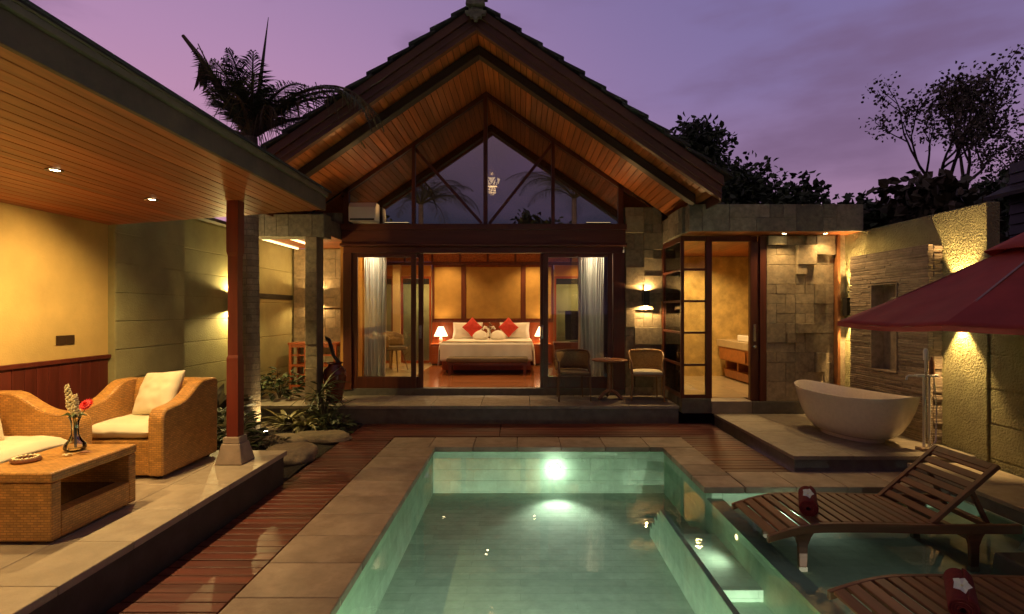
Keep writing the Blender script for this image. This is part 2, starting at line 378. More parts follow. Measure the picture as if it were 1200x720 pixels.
# pool
WL = -.055; FL = -.58; LG = -.19; PX0 = -1.12; PX1 = 1.84; SX = 1.34; PY0 = 1.2; PY1 = 6.78; LY = 5.24; LX = 4.2
b = MB()
b.add([(PX0,PY0,FL),(PX1,PY0,FL),(PX1,PY1,FL),(PX0,PY1,FL)], [(0,1,2,3)])
b.add([(PX1+.16,PY0,LG),(LX,PY0,LG),(LX,LY,LG),(PX1+.16,LY,LG)], [(0,1,2,3)])
pool = struct(b.build('pool_floor', m_pool, recalc=False))
b = MB()
b.box(PX0-.15, PX0, PY0-.15, PY1+.15, FL-.1, -.045)
b.box(PX0, PX1+.16, PY1, PY1+.15, FL-.1, -.045)
b.box(PX1, PX1+.16, LY+.002, PY1, FL-.1, -.045)
b.box(PX1, PX1+.16, PY0, LY, FL-.1, -.105)
b.box(PX1+.162, LX+.1, LY, LY+.15, LG-.1, -.045)
b.box(PX0, LX+.1, PY0-.15, PY0, FL-.1, -.045)
b.box(LX, LX+.1, PY0, LY, LG-.1, -.045)
b.box(PX0, PX1, PY0, PY0+.5, -.105, -.064); b.box(PX1+.16, LX, PY0, PY0+.4, -.100, -.064)   # unseen lip, added to block the upward light of the near-wall lamps
struct(b.build('pool_wall', m_poolw))
b = MB()
for y0, y1, z in ((PY0, 4.0, -.45), (4.0, 5.02, -.36), (5.02, 5.26, -.42), (5.26, 5.5, -.49)):
    b.box(SX+.05, PX1-.001, y0+.001, y1, FL+.001, z)
b.box(SX, SX+.049, PY0+.001, 5.1, FL+.001, -.16)
for y0, y1, z in ((5.1,5.2,-.22), (5.2,5.3,-.31), (5.3,5.4,-.40), (5.4,5.5,-.48)): b.box(SX, SX+.049, y0+.001, y1, FL+.001, z)
struct(b.build('pool_steps', m_poolw, bevel=.004, seg=1))
b = MB()
def water_quad(x0, x1, y0, y1, step=.4):
    b.add([(x0,y0,WL),(x1,y0,WL),(x1,y1,WL),(x0,y1,WL)], [(0,1,2,3)])
water_quad(PX0-.0, PX1+.08, PY0, PY1); water_quad(PX1+.08, LX, PY0, LY)
struct(b.build('water', m_water, recalc=False))
# coping
b = MB()
def stones_y(x0, x1, y0, y1, n):
    q = (y1-y0)/n
    for i in range(n): b.box(x0, x1, y0+i*q+.003, y0+(i+1)*q-.003, -.045, .018 + rnd.uniform(-.0015,.0015))
def stones_x(x0, x1, y0, y1, n):
    q = (x1-x0)/n
    for i in range(n): b.box(x0+i*q+.003, x0+(i+1)*q-.003, y0, y1, -.045, .018 + rnd.uniform(-.0015,.0015))
stones_y(-1.735, PX0+.03, .55, 6.74, 14); stones_x(-1.735, 2.21, 6.75, 7.28, 7)
stones_y(PX1-.03, 2.21, LY-.03, 6.74, 4); stones_x(2.215, 4.24, LY-.03, 5.71, 4); stones_x(PX0+.03, 4.2, .55, PY0+.03, 9)
struct(b.build('pool_coping', m_coping, bevel=.008, seg=2))
t = empty('pool_lamp', (.44, PY1-.005, -.27), 'round lit lamp set in the far wall of the pool under water', 'pool lamp')
MB().lathe([(.0,0),(.068,0),(.07,.006),(.066,.010),(.062,.010)], 28, M=Matrix.Rotation(R(90), 4, 'X')).build('lamp_ring', m_steel, t, smooth=40)
MB().lathe([(.0,.012),(.062,.012),(.055,.018),(.03,.023),(0.,.025)], 24, M=Matrix.Rotation(R(90), 4, 'X'), close=False).build('lens', m_poolbulb, t, smooth=60)
lamp('SPOT', (0, -.06, 0), 70, (.92,1,.86), .12, (0,-1,-.45), 84, 1, parent=t)
lamp('SPOT', (0, -.10, .0), 3.2, (.92,1,.90), .05, (0,1,0), 158, .9, parent=t)  # this and the next spot are added to imitate glow round the lens
lamp('SPOT', (0, -.30, .0), 5, (.92,1,.90), .05, (0,1,-.1), 120, .9, parent=t)
for x, y in ((-.6, PY0+.06), (.7, PY0+.06)): lamp('SPOT', (x, y, -.13), 800, (.92,1,.86), .02, (0,1,-.75), 92, 1, name='pool_fill_near')  # unseen pair added at the near wall to even out the pool light
lamp('SPOT', (1.60, PY0+.06, -.118), 620, (.92,1,.86), .010, (0,1,-.30), 36, 1, name='pool_fill_near')  # added out of view to brighten the step treads
lamp('SPOT', (3.3, PY0+.06, -.112), 270, (.92,1,.86), .010, (-.1,1,-.30), 110, .9, name='pool_fill_near')  # added out of view to brighten the shallow ledge
lamp('SPOT', (2.6, LY-.05, -.09), 26, (.92,1,.86), .03, (0,-1,-.8), 84, .9, name='pool_fill_ledge')  # added light without a fitting, brightens the ledge below the far coping

t = empty('step_fitting', (PX1-.001, 4.5, -.17), 'small round white fitting in the pool wall above the submerged steps', 'pool lamp', R(-90))
MB().lathe([(0,0),(.022,0),(.024,.005),(.016,.010),(0,.011)], 16, M=Matrix.Rotation(R(90), 4, 'X'), close=False).build('lens', m_bulbs, t, smooth=50)
lamp('SPOT', (0, -.05, .02), 5, (.95,1,.86), .03, (0,-1,-.35), 150, 1, parent=t)  # glowing lens and beam are added to the fitting to light the treads
# ------------------------------------------------------------------ raised floors
def paved(name, x0, x1, y0, y1, z, nx, ny, face, thick=.05, zb=-.06, m=m_paving, gap=.004, over=.012, bond=False):
    b = MB(); qx = (x1-x0)/nx; qy = (y1-y0)/ny
    for j in range(ny):
        off = qx/2 if bond and j % 2 else 0
        for i in range(nx + (1 if off else 0)):
            a = max(x0, x0 + i*qx - off); c = min(x1, x0 + (i+1)*qx - off)
            b.box(a + gap/2, c - gap/2, y0 + j*qy + gap/2, y0+(j+1)*qy - gap/2, z-thick, z + rnd.uniform(-.001,.001))
    o = struct(b.build(name + '_paving', m, bevel=.004, seg=1))
    f = MB().box(x0+over, x1-over, y0+over, y1-over, zb, z-thick+.001).build(name + '_base', face); struct(f)
    return o
struct(MB().box(-2.475, -2.44, .6, 5.45, -.06, .255).build('pavilion_floor_facing', m_dstone))
b = MB()
for i in range(9): b.box(-2.92, -2.435, .6 + i*.547 + .002, .6+(i+1)*.547 - .002, .25, .30)
nx = 4
for j in range(9):
    off = .4 if j % 2 else 0
    for i in range(5):
        x1 = -2.924 - i*.8 + off; x0 = x1 - .8
        x1 = min(x1, -2.924); x0 = max(x0, -5.6)
        if x1 - x0 > .05: b.box(x0+.002, x1-.002, .6 + j*.547+.002, .6+(j+1)*.547-.002, .25, .30 + rnd.uniform(-.001,.001))
struct(b.build('pavilion_floor_paving', m_paving, bevel=.004, seg=1))
struct(MB().box(-5.6, -2.476, .6, 5.5, -.06, .2505).build('pavilion_floor_base', m_dstone))
paved('terrace', -2.95, 2.47, 8.22, 9.26, .28, 7, 2, m_gstone, m=m_terr)
paved('bath_platform', 2.985, 4.98, 5.775, 8.19, .168, 3, 4, m_gstone, thick=.04, m=m_terr)
paved('side_ledge', 4.205, 4.98, .6, 5.765, .10, 1, 7, m_gstone, thick=.04, m=m_paving)
paved('porch_floor', -4.45, -2.96, 8.3, 10.40, .27, 3, 3, m_gstone, m=m_terr)
# planting bed
b = MB()
def bed(u, v):
    x = -4.46 + u*2.0; y = 5.52 + v*2.74
    return (x, y, -.02 + .07*noise.noise((x*1.5, y*1.5, 0)) + .05*(1-u))
b.grid(bed, 36, 44); struct(b.build('garden_soil', m_soil, smooth=60, recalc=False))

# ------------------------------------------------------------------ stone-clad helper
def clad_cells(nx, ny, seed, skip=None):
    q = random.Random(seed); used = [[False]*nx for _ in range(ny)]; out = []
    for j in range(ny):
        for i in range(nx):
            if used[j][i]: continue
            w, h = q.choice([(1,1),(2,1),(2,2),(1,2),(1,1),(2,1),(3,1),(2,2),(3,2)])
            w = min(w, nx-i); h = min(h, ny-j)
            while any(used[j][i+k] for k in range(w)): w -= 1
            for a in range(h):
                for k in range(w): used[j+a][i+k] = True
            out.append((i, j, w, h))
    return out
def clad(name, m, O, U, V, Nrm, w, h, seed, parent=None, cell=.15, proud=.10, pd=.055, holes=()):
    """Blocks of stone of mixed size laid on the rectangle O + u*U + v*V, standing out along Nrm."""
    q = random.Random(seed*13+1); b = MB(); O, U, V, Nrm = Vector(O), Vector(U), Vector(V), Vector(Nrm)
    nx, ny = max(1, round(w/cell)), max(1, round(h/cell)); cx, cy = w/nx, h/ny
    for i, j, a, c in clad_cells(nx, ny, seed):
        u0, u1, v0, v1 = i*cx+.0018, (i+a)*cx-.0018, j*cy+.0018, (j+c)*cy-.0018
        d = q.uniform(.026, .031)
        if q.random() < proud: d += q.uniform(.6, 1.1)*pd
        elif q.random() < .04: d = .016
        vs = [O + U*u + V*v + Nrm*k for k in (0, d) for u, v in ((u0,v0),(u1,v0),(u1,v1),(u0,v1))]
        b.add(vs, [(0,3,2,1),(4,5,6,7),(0,1,5,4),(1,2,6,5),(2,3,7,6),(3,0,4,7)])
    return b.build(name, m, parent, bevel=.004, seg=1)

def wall_panels(b, x, face, y0, y1, z0, z1, zs, joints=(), d=.008, gap=.010):
    """stucco skin on a wall whose face looks along +-X, cut by level grooves at zs and upright joints."""
    zz = [z0] + [z for z in zs if z0 < z < z1] + [z1]; yy = [y0] + list(joints) + [y1]
    for a, c in zip(zz, zz[1:]):
        for e, f in zip(yy, yy[1:]):
            b.box(min(x, x+face*d), max(x, x+face*d), e+gap/2, f-gap/2, a+gap/2, c-gap/2)
# left garden wall
t = site('garden_wall', (-4.6, 7, 0), 'olive stucco garden wall with level grooves behind the armchair and palm trunk', 'wall')
zs = [.40,.70,1.0,1.33,1.64,1.95,2.28,2.60]
MB().box(-4.72, -4.50, 5.6, 10.6, -.07, 3.03).build('wall_core', m_stucco, t)
b = MB(); wall_panels(b, -4.50, 1, 6.92, 8.72, 0, 3.01, zs); wall_panels(b, -4.50, 1, 8.74, 10.58, 0, 3.01, [.7,1.3,1.9,2.5]); b.build('stucco_panel', m_stucco, t, bevel=.004, seg=1)
MB().box(-4.50, -4.482, 8.78, 10.41, 1.97, 2.06).build('dark_strip', m_black, t)  # raised black strip paints in the dark of a recessed slot
b = MB(); b.box(-4.50, -4.385, 5.72, 6.9, -.05, 3.012); wall_panels(b, -4.385, 1, 5.72, 6.9, 0, 3.01, zs); b.build('thick_pier', m_stucco, t, bevel=.004, seg=1)
MB().box(-4.74, -4.36, 5.6, 10.6, 3.031, 3.08).build('coping', m_gstone, t, bevel=.005)

# right boundary wall
t = site('boundary_wall', (5.1, 6.5, 0), 'tall olive pebbledash boundary wall behind the bathtub with a lower grooved stretch', 'wall')
MB().box(5.02, 5.16, 5.69, 8.62, -.07, 2.93).build('tall_panel', m_pebble, t, bevel=.01)
b = MB(); b.box(5.045, 5.16, -1, 5.684, -.07, 1.97); wall_panels(b, 5.045, -1, -1, 5.67, .0, 1.96, [.18,.55,.92,1.29,1.66], (.4, 2.1, 3.9), .014, .018); b.build('low_panel', m_pebble, t, bevel=.004, seg=1)

# feature wall of stacked stone strips with a niche
t = site('feature_wall', (4.93, 7.0, .17), 'stacked stone strip feature wall with a tall niche behind the bathtub', 'stone wall')
FX = 4.85; y0, y1, z0, z1 = 6.29, 7.78, .172, 2.55; ny0, ny1, nz0, nz1 = 6.80, 7.30, .95, 2.12
b = MB(); b.box(FX+.06, 5.018, y0+.02, ny0, z0, z1-.01); b.box(FX+.06, 5.018, ny1, y1-.01, z0, z1-.01); b.box(FX+.06, 5.018, ny0, ny1, z0, nz0); b.box(FX+.06, 5.018, ny0, ny1, nz1, z1-.01)
b.build('wall_core', m_gstone, t)
b = MB(); z = z0
while z < z1 - .015:
    h = min(rnd.uniform(.024, .036), z1 - z); y = y0
    while y < y1 - .02:
        l = min(rnd.uniform(.25, .75), y1 - y)
        if y1 - (y+l) < .1: l = y1 - y
        segs = [(y, y+l)]
        if z + h > nz0 and z < nz1:
            segs = [(a, c) for a, c in ((y, min(y+l, ny0)), (max(y, ny1), y+l)) if c - a > .01]
        pr = rnd.uniform(0, .012)
        for a, c in segs:
            b.box(FX - pr, FX + .058, a + .001, c - .001, z + .002, z + h - .001)
        y += l
    pr = rnd.uniform(-.012, .012)
    b.box(FX + .06, 5.016, y0 + pr, y0 + .018, z+.002, z+h-.001)
    z += h
b.build('stone_strips', m_slat, t, bevel=.004, seg=1)
b = MB(); b.box(5.0, 5.018, ny0, ny1, nz0, nz1); b.box(FX-.02, 5.0, ny0-.001, ny0+.012, nz0, nz1); b.box(FX-.02, 5.0, ny1-.012, ny1+.001, nz0, nz1); b.box(FX-.02,5.0, ny0+.012, ny1-.012, nz0-.001, nz0+.014); b.box(FX-.02, 5.0, ny0+.012, ny1-.012, nz1-.014, nz1+.001)
b.build('niche_lining', m_slat, t)

# ------------------------------------------------------------------ wall sconces (up and down lights)
def sconce(loc, normal, label, up=18, down=18, cone=86, col=WARM, size=.012, blend=.35):
    n = Vector(normal); rz = math.atan2(n.x, -n.y)      # local -Y looks away from the wall
    t = empty('wall_sconce', loc, label, 'wall lamp', rz, 'up and down lights on the walls')
    MB().box(-.06, .06, -.018, 0, -.09, .09).build('back_plate', m_black, t, bevel=.004)
    b = MB(); b.box(-.05, -.044, -.13, -.03, -.135, .135); b.box(.044, .05, -.13, -.03, -.135, .135); b.box(-.044, .044, -.13, -.124, -.135, .135); b.box(-.044, .044, -.036, -.03, -.135, .135); b.box(-.02,.02,-.03,-.018,-.02,.02); b.box(-.044,.044,-.124,-.036,-.004,.004)
    b.build('housing', m_black, t)
    for s in (1, -1):
        MB().lathe([(.0,.0),(.030,0),(.034,.012*s),(.02,.024*s),(0,.028*s)], 16, (0,-.08,.095*s), close=False).build('bulb', m_bulb, t, smooth=60)
    for s, pw in ((1, up), (-1, down)):
        if pw: lamp('SPOT', (0, -.085, .137*s), pw, col, size, (0, .10, s), cone, blend, parent=t)
    return t
# ------------------------------------------------------------------ open pavilion on the left
PXL = -4.46; PZL = 2.685; PXE = -2.15; PZE = 2.855; PYE = 5.75; PYN = .3
def pz(x): return PZL + (x - PXL)*(PZE - PZL)/(PXE - PXL)
t = site('pavilion', (-3.4, 3, .3), 'open sided lounge pavilion with timber ceiling, ochre wall and one red post', 'pavilion')
b = MB(); n = 24; q = (PXE - PXL)/n
for i in range(n):
    x0 = PXL + i*q + .003; x1 = PXL + (i+1)*q - .003; d = rnd.uniform(0, .0015)
    b.prism([(x0,PYN,pz(x0)-d),(x1,PYN,pz(x1)-d),(x1,PYN,pz(x1)+.015),(x0,PYN,pz(x0)+.015)], (0, PYE-PYN-.002, 0))
b.build('ceiling', m_ceil, t, bevel=.0025, seg=1)
MB().prism([(PXL-.25,PYN,pz(PXL)+.017),(PXE-.002,PYN,PZE+.017),(PXE-.002,PYN,PZE+.14),(PXL-.25,PYN,PZE+.26)], (0, PYE-PYN-.03, 0)).build('roof_slab', m_backing, t)
b = MB(); b.box(PXE, PXE+.035, PYN, PYE, PZE-.012, PZE+.135); b.build('fascia', m_fascia, t, bevel=.004)
b = MB(); b.box(PXE-.01, PXE+.055, PYN, PYE+.02, PZE+.137, PZE+.175); b.box(PXE-.01, PXE+.062, PYN, PYE+.02, PZE+.1755, PZE+.188); b.build('gutter_edge', m_fasc2, t, bevel=.004)
b = MB(); y = PYN
while y < PYE:                      # roof tiles, their edge shows above the flashing
    b.prism([(PXE+.075,y,PZE+.192),(PXE+.075,y,PZE+.208),(PXL-.3,y,PZE+.95),(PXL-.3,y,PZE+.92)], (0,.235,0)); y += .24
b.build('roof', m_roof, t)
MB().box(PXL-.2, PXL, PYN, 5.72, .25, PZL+.03).build('wall', m_yplast, t)
b = MB(); y = PYN
while y < 5.7:
    b.box(PXL+.001, PXL+.018, y+.002, min(y+.118, 5.715), .302, 1.24); y += .12
b.build('wainscot', m_wains, t, bevel=.003, seg=1)
MB().box(PXL+.001, PXL+.035, PYN, 5.735, 1.242, 1.285).build('dado_rail', m_wains, t, bevel=.006)
px, py = -2.75, 5.1
b = MB(); prof = [(.55,.108),(1.30,.108),(1.33,.094),(2.28,.094),(2.32,.112),(pz(px)-.0,.112)]
for (z0, w0), (z1, w1) in zip(prof, prof[1:]): b.frustum(px, py, z0, z1, w0, w1)
po = b.build('post', m_post, t)
b = MB(); b.frustum(px, py, .302, .49, .26, .175); b.frustum(px, py, .491, .552, .16, .152); b.build('plinth', m_coping, t, bevel=.008)
s = MB(); s.box(PXL+.001, PXL+.012, 5.075, 5.175, 1.425, 1.515); s.box(PXL+.001, PXL+.012, 5.18, 5.28, 1.425, 1.515)
tag(s.build('switch_plate', m_brass, None, bevel=.003), 'pair of dark square switch plates on the ochre wall', 'light switch')
for y, lab in ((3.80, 'lit recessed downlight in the pavilion ceiling nearer the fascia corner of the picture'), (4.80, 'lit recessed downlight in the pavilion ceiling nearer the red post')):
    x = -3.35; z = pz(x)
    d = empty('ceiling_light', (x, y, z), lab, 'ceiling light', 0, 'downlights in the pavilion ceiling')
    MB().lathe([(.034,-.001),(.055,-.001),(.055,-.008),(.050,-.010),(.036,-.004)], 28, close=False).build('trim_ring', m_brass, d, smooth=40)
    MB().lathe([(0,-.0025),(.034,-.0025),(.034,-.0015)], 24, close=False).build('lens', m_bulb, d)
    lamp('SPOT', (0,0,-.02), 118, (1,.66,.27), .03, (-.32,-.22,-1), 146, .75, parent=d)
d = None
lamp('SPOT', (-3.35, 2.7, pz(-3.35)-.02), 118, (1,.66,.27), .03, (0,0,-1), 150, .8, name='ceiling_light_beyond_frame')

# ------------------------------------------------------------------ villa
CX = -.60; SL = .69; RY0 = 7.15; RY1 = 14.6; ZS = 5.60; FY = 9.31; HW = 3.26
def sz(x): return ZS - SL*abs(x - CX)
v = site('villa', (CX, 9.3, 0), 'gabled villa with glazed gable, timber soffit and sliding doors open to a bedroom', 'house')
ca = 1/math.hypot(1, SL)
for y0, y1, nm, mt in ((RY0+.09, FY-.05, 'soffit', m_soffit),):
    b = MB()
    for s in (1, -1):
        n = 38; q = HW/n
        for i in range(n):
            u0 = i*q + .004; u1 = (i+1)*q - .004; d = rnd.uniform(0,.002)
            a, c = CX + s*u0, CX + s*u1
            b.prism([(a,y0,sz(a)-d),(c,y0,sz(c)-d),(c,y0,sz(c)+.015),(a,y0,sz(a)+.015)], (0, y1-y0, 0))
    b.build(nm, mt, v, bevel=.002, seg=1)
b = MB()
for s in (1, -1):    # inner lining of the gable void
    b.prism([(CX, FY+.06, ZS-.02),(CX+s*HW, FY+.06, sz(CX+HW)-.02),(CX+s*HW, FY+.06, sz(CX+HW)+.015),(CX, FY+.06, ZS+.015)], (0, 4.6, 0))
b.build('gable_lining', m_ceil, v)
b = MB()
for s in (1, -1):
    e = CX + s*HW
    b.prism([(CX,RY0+.09,ZS+.017),(e,RY0+.09,sz(e)+.017),(e,RY0+.09,sz(e)+.19),(CX,RY0+.09,ZS+.19)], (0, RY1-RY0-.1, 0))
b.build('roof_deck', m_backing, v)
b = MB(); nt_ = 12                   # tile courses, stepping at the verge
for s in (1, -1):
    for i in range(nt_):
        u0 = i*(HW+.14)/nt_ - .02; u1 = (i+1)*(HW+.14)/nt_ + .05
        z0 = ZS + .275 - SL*u0 - .0; z1 = ZS + .275 - SL*u1 + .055
        y = RY0 - .07
        while y < RY1:
            w = min(.30, RY1 - y); j = rnd.uniform(-.006, .006)
            a, c = CX + s*u0, CX + s*u1
            b.prism([(a,y+.002,z0+j),(c,y+.002,z1+j),(c,y+.002,z1+.04+j),(a,y+.002,z0+.03+j)], (0, w-.004, 0)); y += .30
b.build('roof', m_roof, v)
b = MB(); b.tube([(CX, RY0-.08, ZS+.30), (CX, RY1, ZS+.30)], .085, 10); b.build('ridge_cap', m_roof, v, smooth=50)
for s, nm in ((1,''), (-1,'')):
    e = CX + s*(HW+.06)
    b = MB()
    b.prism([(CX,RY0,ZS-.05),(e,RY0,sz(e)-.05),(e,RY0,sz(e)+.14),(CX,RY0,ZS+.14)], (0,.085,0))
    b.prism([(CX,RY0-.03,ZS+.142),(e+s*.02,RY0-.03,sz(e)+.142-.014),(e+s*.02,RY0-.03,sz(e)+.262),(CX,RY0-.03,ZS+.272)], (0,.115,0))
    b.prism([(CX,RY0-.016,ZS+.02),(e,RY0-.016,sz(e)+.02),(e,RY0-.016,sz(e)+.05),(CX,RY0-.016,ZS+.05)], (0,.015,0))
    b.build('bargeboard', m_barge, v, bevel=.005, seg=1)
    b = MB()
    b.prism([(CX,7.62,ZS-.155),(e-s*.2,7.62,sz(e-s*.2)-.155),(e-s*.2,7.62,sz(e-s*.2)-.012),(CX,7.62,ZS-.012)], (0,.16,0))
    b.build('hanging_beam', m_dbeam, v, bevel=.006, seg=1)
    # eave board along the low edge
    MB().box(min(e, e+s*.03), max(e, e+s*.03), RY0+.09, RY1-.1, sz(e)-.06, sz(e)+.13).build('eave_board', m_barge, v)
fn = MB()
fn.frustum(CX, RY0-.02, ZS+.22, ZS+.40, .26, .20); fn.frustum(CX, RY0-.02, ZS+.401, ZS+.44, .30, .30)
fn.lathe([(0,0),(.07,.0),(.10,.05),(.05,.10),(.085,.15),(.04,.22),(.06,.26),(.02,.36),(0,.40)], 10, (CX, RY0-.02, ZS+.44), close=False)
for k in range(5): fn.frustum(CX-.10+.05*k, RY0-.075, ZS+.03+.04*abs(2-k), ZS+.20-.02*abs(2-k), .05, .09, .06, .07)
fn.build('ridge_finial', m_finial, v, bevel=.006)

# facade frame: big beam, jambs, door heads
XL, XR = -3.10, 1.80
b = MB(); b.box(XL-.02, XR+.03, FY-.10, FY+.10, 2.90, 3.25); b.box(XL-.04, XR+.05, FY-.14, FY+.10, 2.885, 2.93); b.box(XL-.04, XR+.05, FY-.13, FY+.1, 3.17, 3.27)
b.box(XL, XR, FY-.06, FY+.08, 2.77, 2.884); b.build('lintel_beam', m_frameh, v, bevel=.008)
for x0, x1 in ((XL, XL+.15), (XR-.18, XR+.02)): MB().box(x0, x1, FY-.075, FY+.08, .38, 2.768).build('jamb', m_frame, v, bevel=.006)
MB().box(XL, XR, FY-.052, FY+.10, .26, .40).build('door_sill', m_gstone, v, bevel=.004)
def door_panel(x0, x1, y, handle=None):
    fr = MB(); w = .085
    fr.box(x0, x0+w, y-.022, y+.022, .402, 2.768); fr.box(x1-w, x1, y-.022, y+.022, .402, 2.768)
    fr.box(x0+w, x1-w, y-.02, y+.02, .402, .60); fr.box(x0+w, x1-w, y-.02, y+.02, 2.70, 2.768)
    p = fr.build('sliding_door', m_frame, v, bevel=.004)
    MB().box(x0+w-.004, x1-w+.004, y-.003, y+.003, .596, 2.704).build('pane', m_glass, p)
    if handle is not None:
        h = MB(); h.box(handle-.022, handle+.022, y-.034, y-.023, 1.27, 1.50); h.box(handle-.008, handle+.008, y-.05, y-.034, 1.30, 1.47); h.build('handle', m_steel, p, bevel=.004)
door_panel(XL+.155, -1.835, FY-.02)
door_panel(-3.02, -1.715, FY+.035, -1.762)
door_panel(.40, 1.61, FY-.02)
door_panel(.345, 1.56, FY+.035, .39)
b = MB(); b.prism([(XL-.8,13.93,3.30),(XR+.7,13.93,3.30),(XR+.7,13.93,sz(XR+.7)-.03),(CX,13.93,ZS-.03),(XL-.8,13.93,sz(XL-.8)-.03)], (0,.1,0)); b.build('rear_gable', m_iplast, v)
# glazed gable
g = MB(); gy0, gy1 = FY-.05, FY+.05
zb = 3.272; ML = [-1.877, CX-.02, .57, XR]
def mem(a, c, w=.075, d=.1): g.bar((a[0], FY, a[1]), (c[0], FY, c[1]), d, w, up=(0,1,0)) 
for x in (-1.877, .57): g.box(x-.03, x+.03, gy0, gy1, zb, sz(x)-.06)
g.box(CX-.05, CX+.02, gy0-.01, gy1, zb, ZS-.06)
for s in (1,-1):
    xe = CX + s*2.55
    g.prism([(CX,gy0,ZS-.085),(xe,gy0,sz(xe)-.085),(xe,gy0,sz(xe)-.003),(CX,gy0,ZS-.003)], (0,.1,0))
g.box(XL, XL+.09, gy0, gy1, zb, sz(XL+.05)-.0); g.box(XR-.09, XR, gy0, gy1, zb, sz(XR-.05)-.0)
gw = g.build('gable_window', m_frame, v, bevel=.003, seg=1)
b = MB()
for s in (1,-1):
    xe = XL+.05 if s < 0 else XR-.05
    b.prism([(CX,FY-.003,zb),(xe,FY-.003,zb),(xe,FY-.003,sz(xe)-.04),(CX,FY-.003,ZS-.04)], (0,.006,0))
b.build('pane', m_gable, gw)
b = MB(); b.bar((-1.86, FY+.005, sz(-1.86)-.12), (CX-.08, FY+.005, zb+.02), .05, .045, up=(0,1,0)); b.bar((.555, FY+.005, sz(.555)-.12), (CX+.05, FY+.005, zb+.02), .05, .045, up=(0,1,0))
b.build('brace', m_frame, v)
# stone piers either side of the doors and the side walls
O = []
clad('stone_pier', m_clad, (1.835, FY-.01, .272), (1,0,0), (0,0,1), (0,-1,0), .64, 3.30, 5, v, .15, .22, .06)
MB().box(1.835, 2.47, FY+.0, FY+.3, .24, 3.58).build('pier_core', m_gstone, v)
clad('stone_pier', m_clad_d, (-3.90, FY-.01, 3.02), (1,0,0), (0,0,1), (0,-1,0), .78, .46, 8, v, .155, .16)
MB().box(-3.90, -3.125, FY+.0, FY+.085, 3.01, 3.48).build('pier_core', m_gstone, v)
MB().box(-3.95, -3.80, 10.62, 14.0, -.07, 3.25).build('side_wall', m_iplast, v); MB().box(-3.20, -3.115, FY+.09, 10.41, .28, 3.0).build('side_wall', m_iplast, v); MB().box(-3.95, -3.115, 10.602, 10.66, .28, 3.25).build('side_wall', m_iplast, v); MB().box(2.47, 2.62, FY+.02, 14.0, -.07, 3.25).build('side_wall', m_iplast, v)
# bedroom shell
b = MB(); p = .13; y = FY + .105
while y < 13.9:
    b.box(-2.2, .95, y, min(y+p-.002, 13.9), .36, .40); y += p
b.build('timber_floor', m_ifloor, v)
b = MB()
for xx in ((-3.8,-3.005),(-3.0,-2.204)),((.954,1.70),(1.704,2.47)):
    b = MB()
    for x0, x1 in xx:
        for k in range(2 if x0 == -3.8 else 0, 6): b.box(max(x0,-3.11) if k < 2 else x0, x1-.003, FY+.105+k*.748, FY+.105+(k+1)*.748-.003, .36, .399)
    b.build('stone_floor', m_iborder, v)
MB().box(-3.11, 2.62, FY+.10, 10.66, -.07, .355).build('floor_slab', m_gstone, v); MB().box(-3.79, 2.62, 10.662, 14.0, -.07, .355).build('floor_slab', m_gstone, v)
MB().box(-3.8, 2.47, FY+.102, 14.0, 3.27, 3.33).build('room_ceiling', m_ceil, v)
BY = 13.75
MB().box(-2.30, .86, BY+.03, BY+.15, .4, 3.27).build('bed_wall', m_bedw, v)
b = MB()
for x0, x1 in ((-2.24,-1.545),(-1.415,.005),(.135,.80)): b.box(x0, x1, BY+.012, BY+.03, 1.56, 2.90)
b.build('rush_panel', m_mat, v)
b = MB()
for x in (-2.30,-1.54,.01,.805): b.box(x, x+.12 if x not in (-2.30,.805) else x+.055, BY-.005, BY+.028, 1.52, 2.95)
b.box(-2.30, .86, BY-.012, BY+.028, 1.46, 1.52); b.box(-3.8, 2.47, BY-.02, BY+.028, 2.95, 3.03); b.build('panel_frame', m_frame, v, bevel=.004)
b = MB(); b.box(-2.30, .86, BY-.01, BY+.028, .4, 1.459); b.build('headboard_panel', m_bedw, v)
b = MB(); x = -3.7
while x < 2.3: b.box(x, x+.66, BY-.0, BY+.02, 3.035, 3.25); x += .72
b.build('carved_transom', m_carve, v)
b = MB(); x = -3.76
while x < 2.4: b.box(x, x+.055, BY-.02, BY+.022, 3.032, 3.252); x += .72
b.box(-3.78, 2.45, BY-.022, BY+.022, 3.250, 3.268)
b.build('transom_frame', m_frame, v)
# garden windows beside the bed wall
for x0, x1 in ((-3.75,-3.30),(-3.10,-2.32),(.875,2.44)):
    f = MB(); f.box(x0, x1, BY-.02, BY+.03, 2.60, 2.66); f.box(x0, x0+.05, BY-.02, BY+.03, .42, 2.6); f.box(x1-.05, x1, BY-.02, BY+.03, .42, 2.6); f.box(x0+.05, x1-.05, BY-.02, BY+.03, .40, .47)
    w = f.build('window', m_bedw, v, bevel=.003); MB().box(x0+.045, x1-.045, BY, BY+.006, .46, 2.61).build('pane', m_glass, w)
    MB().box(x0, x1, BY+.01, BY+.1, 2.665, 2.948).build('panel_above_window', m_iplast, v)
    MB().box(x0+.05, x1-.05, BY-.01, BY-.004, 2.45, 2.598).build('roller_blind', m_black, v)
MB().box(-3.295, -3.105, BY-.12, BY+.05, .40, 2.949).build('column', m_icream, v, bevel=.004)
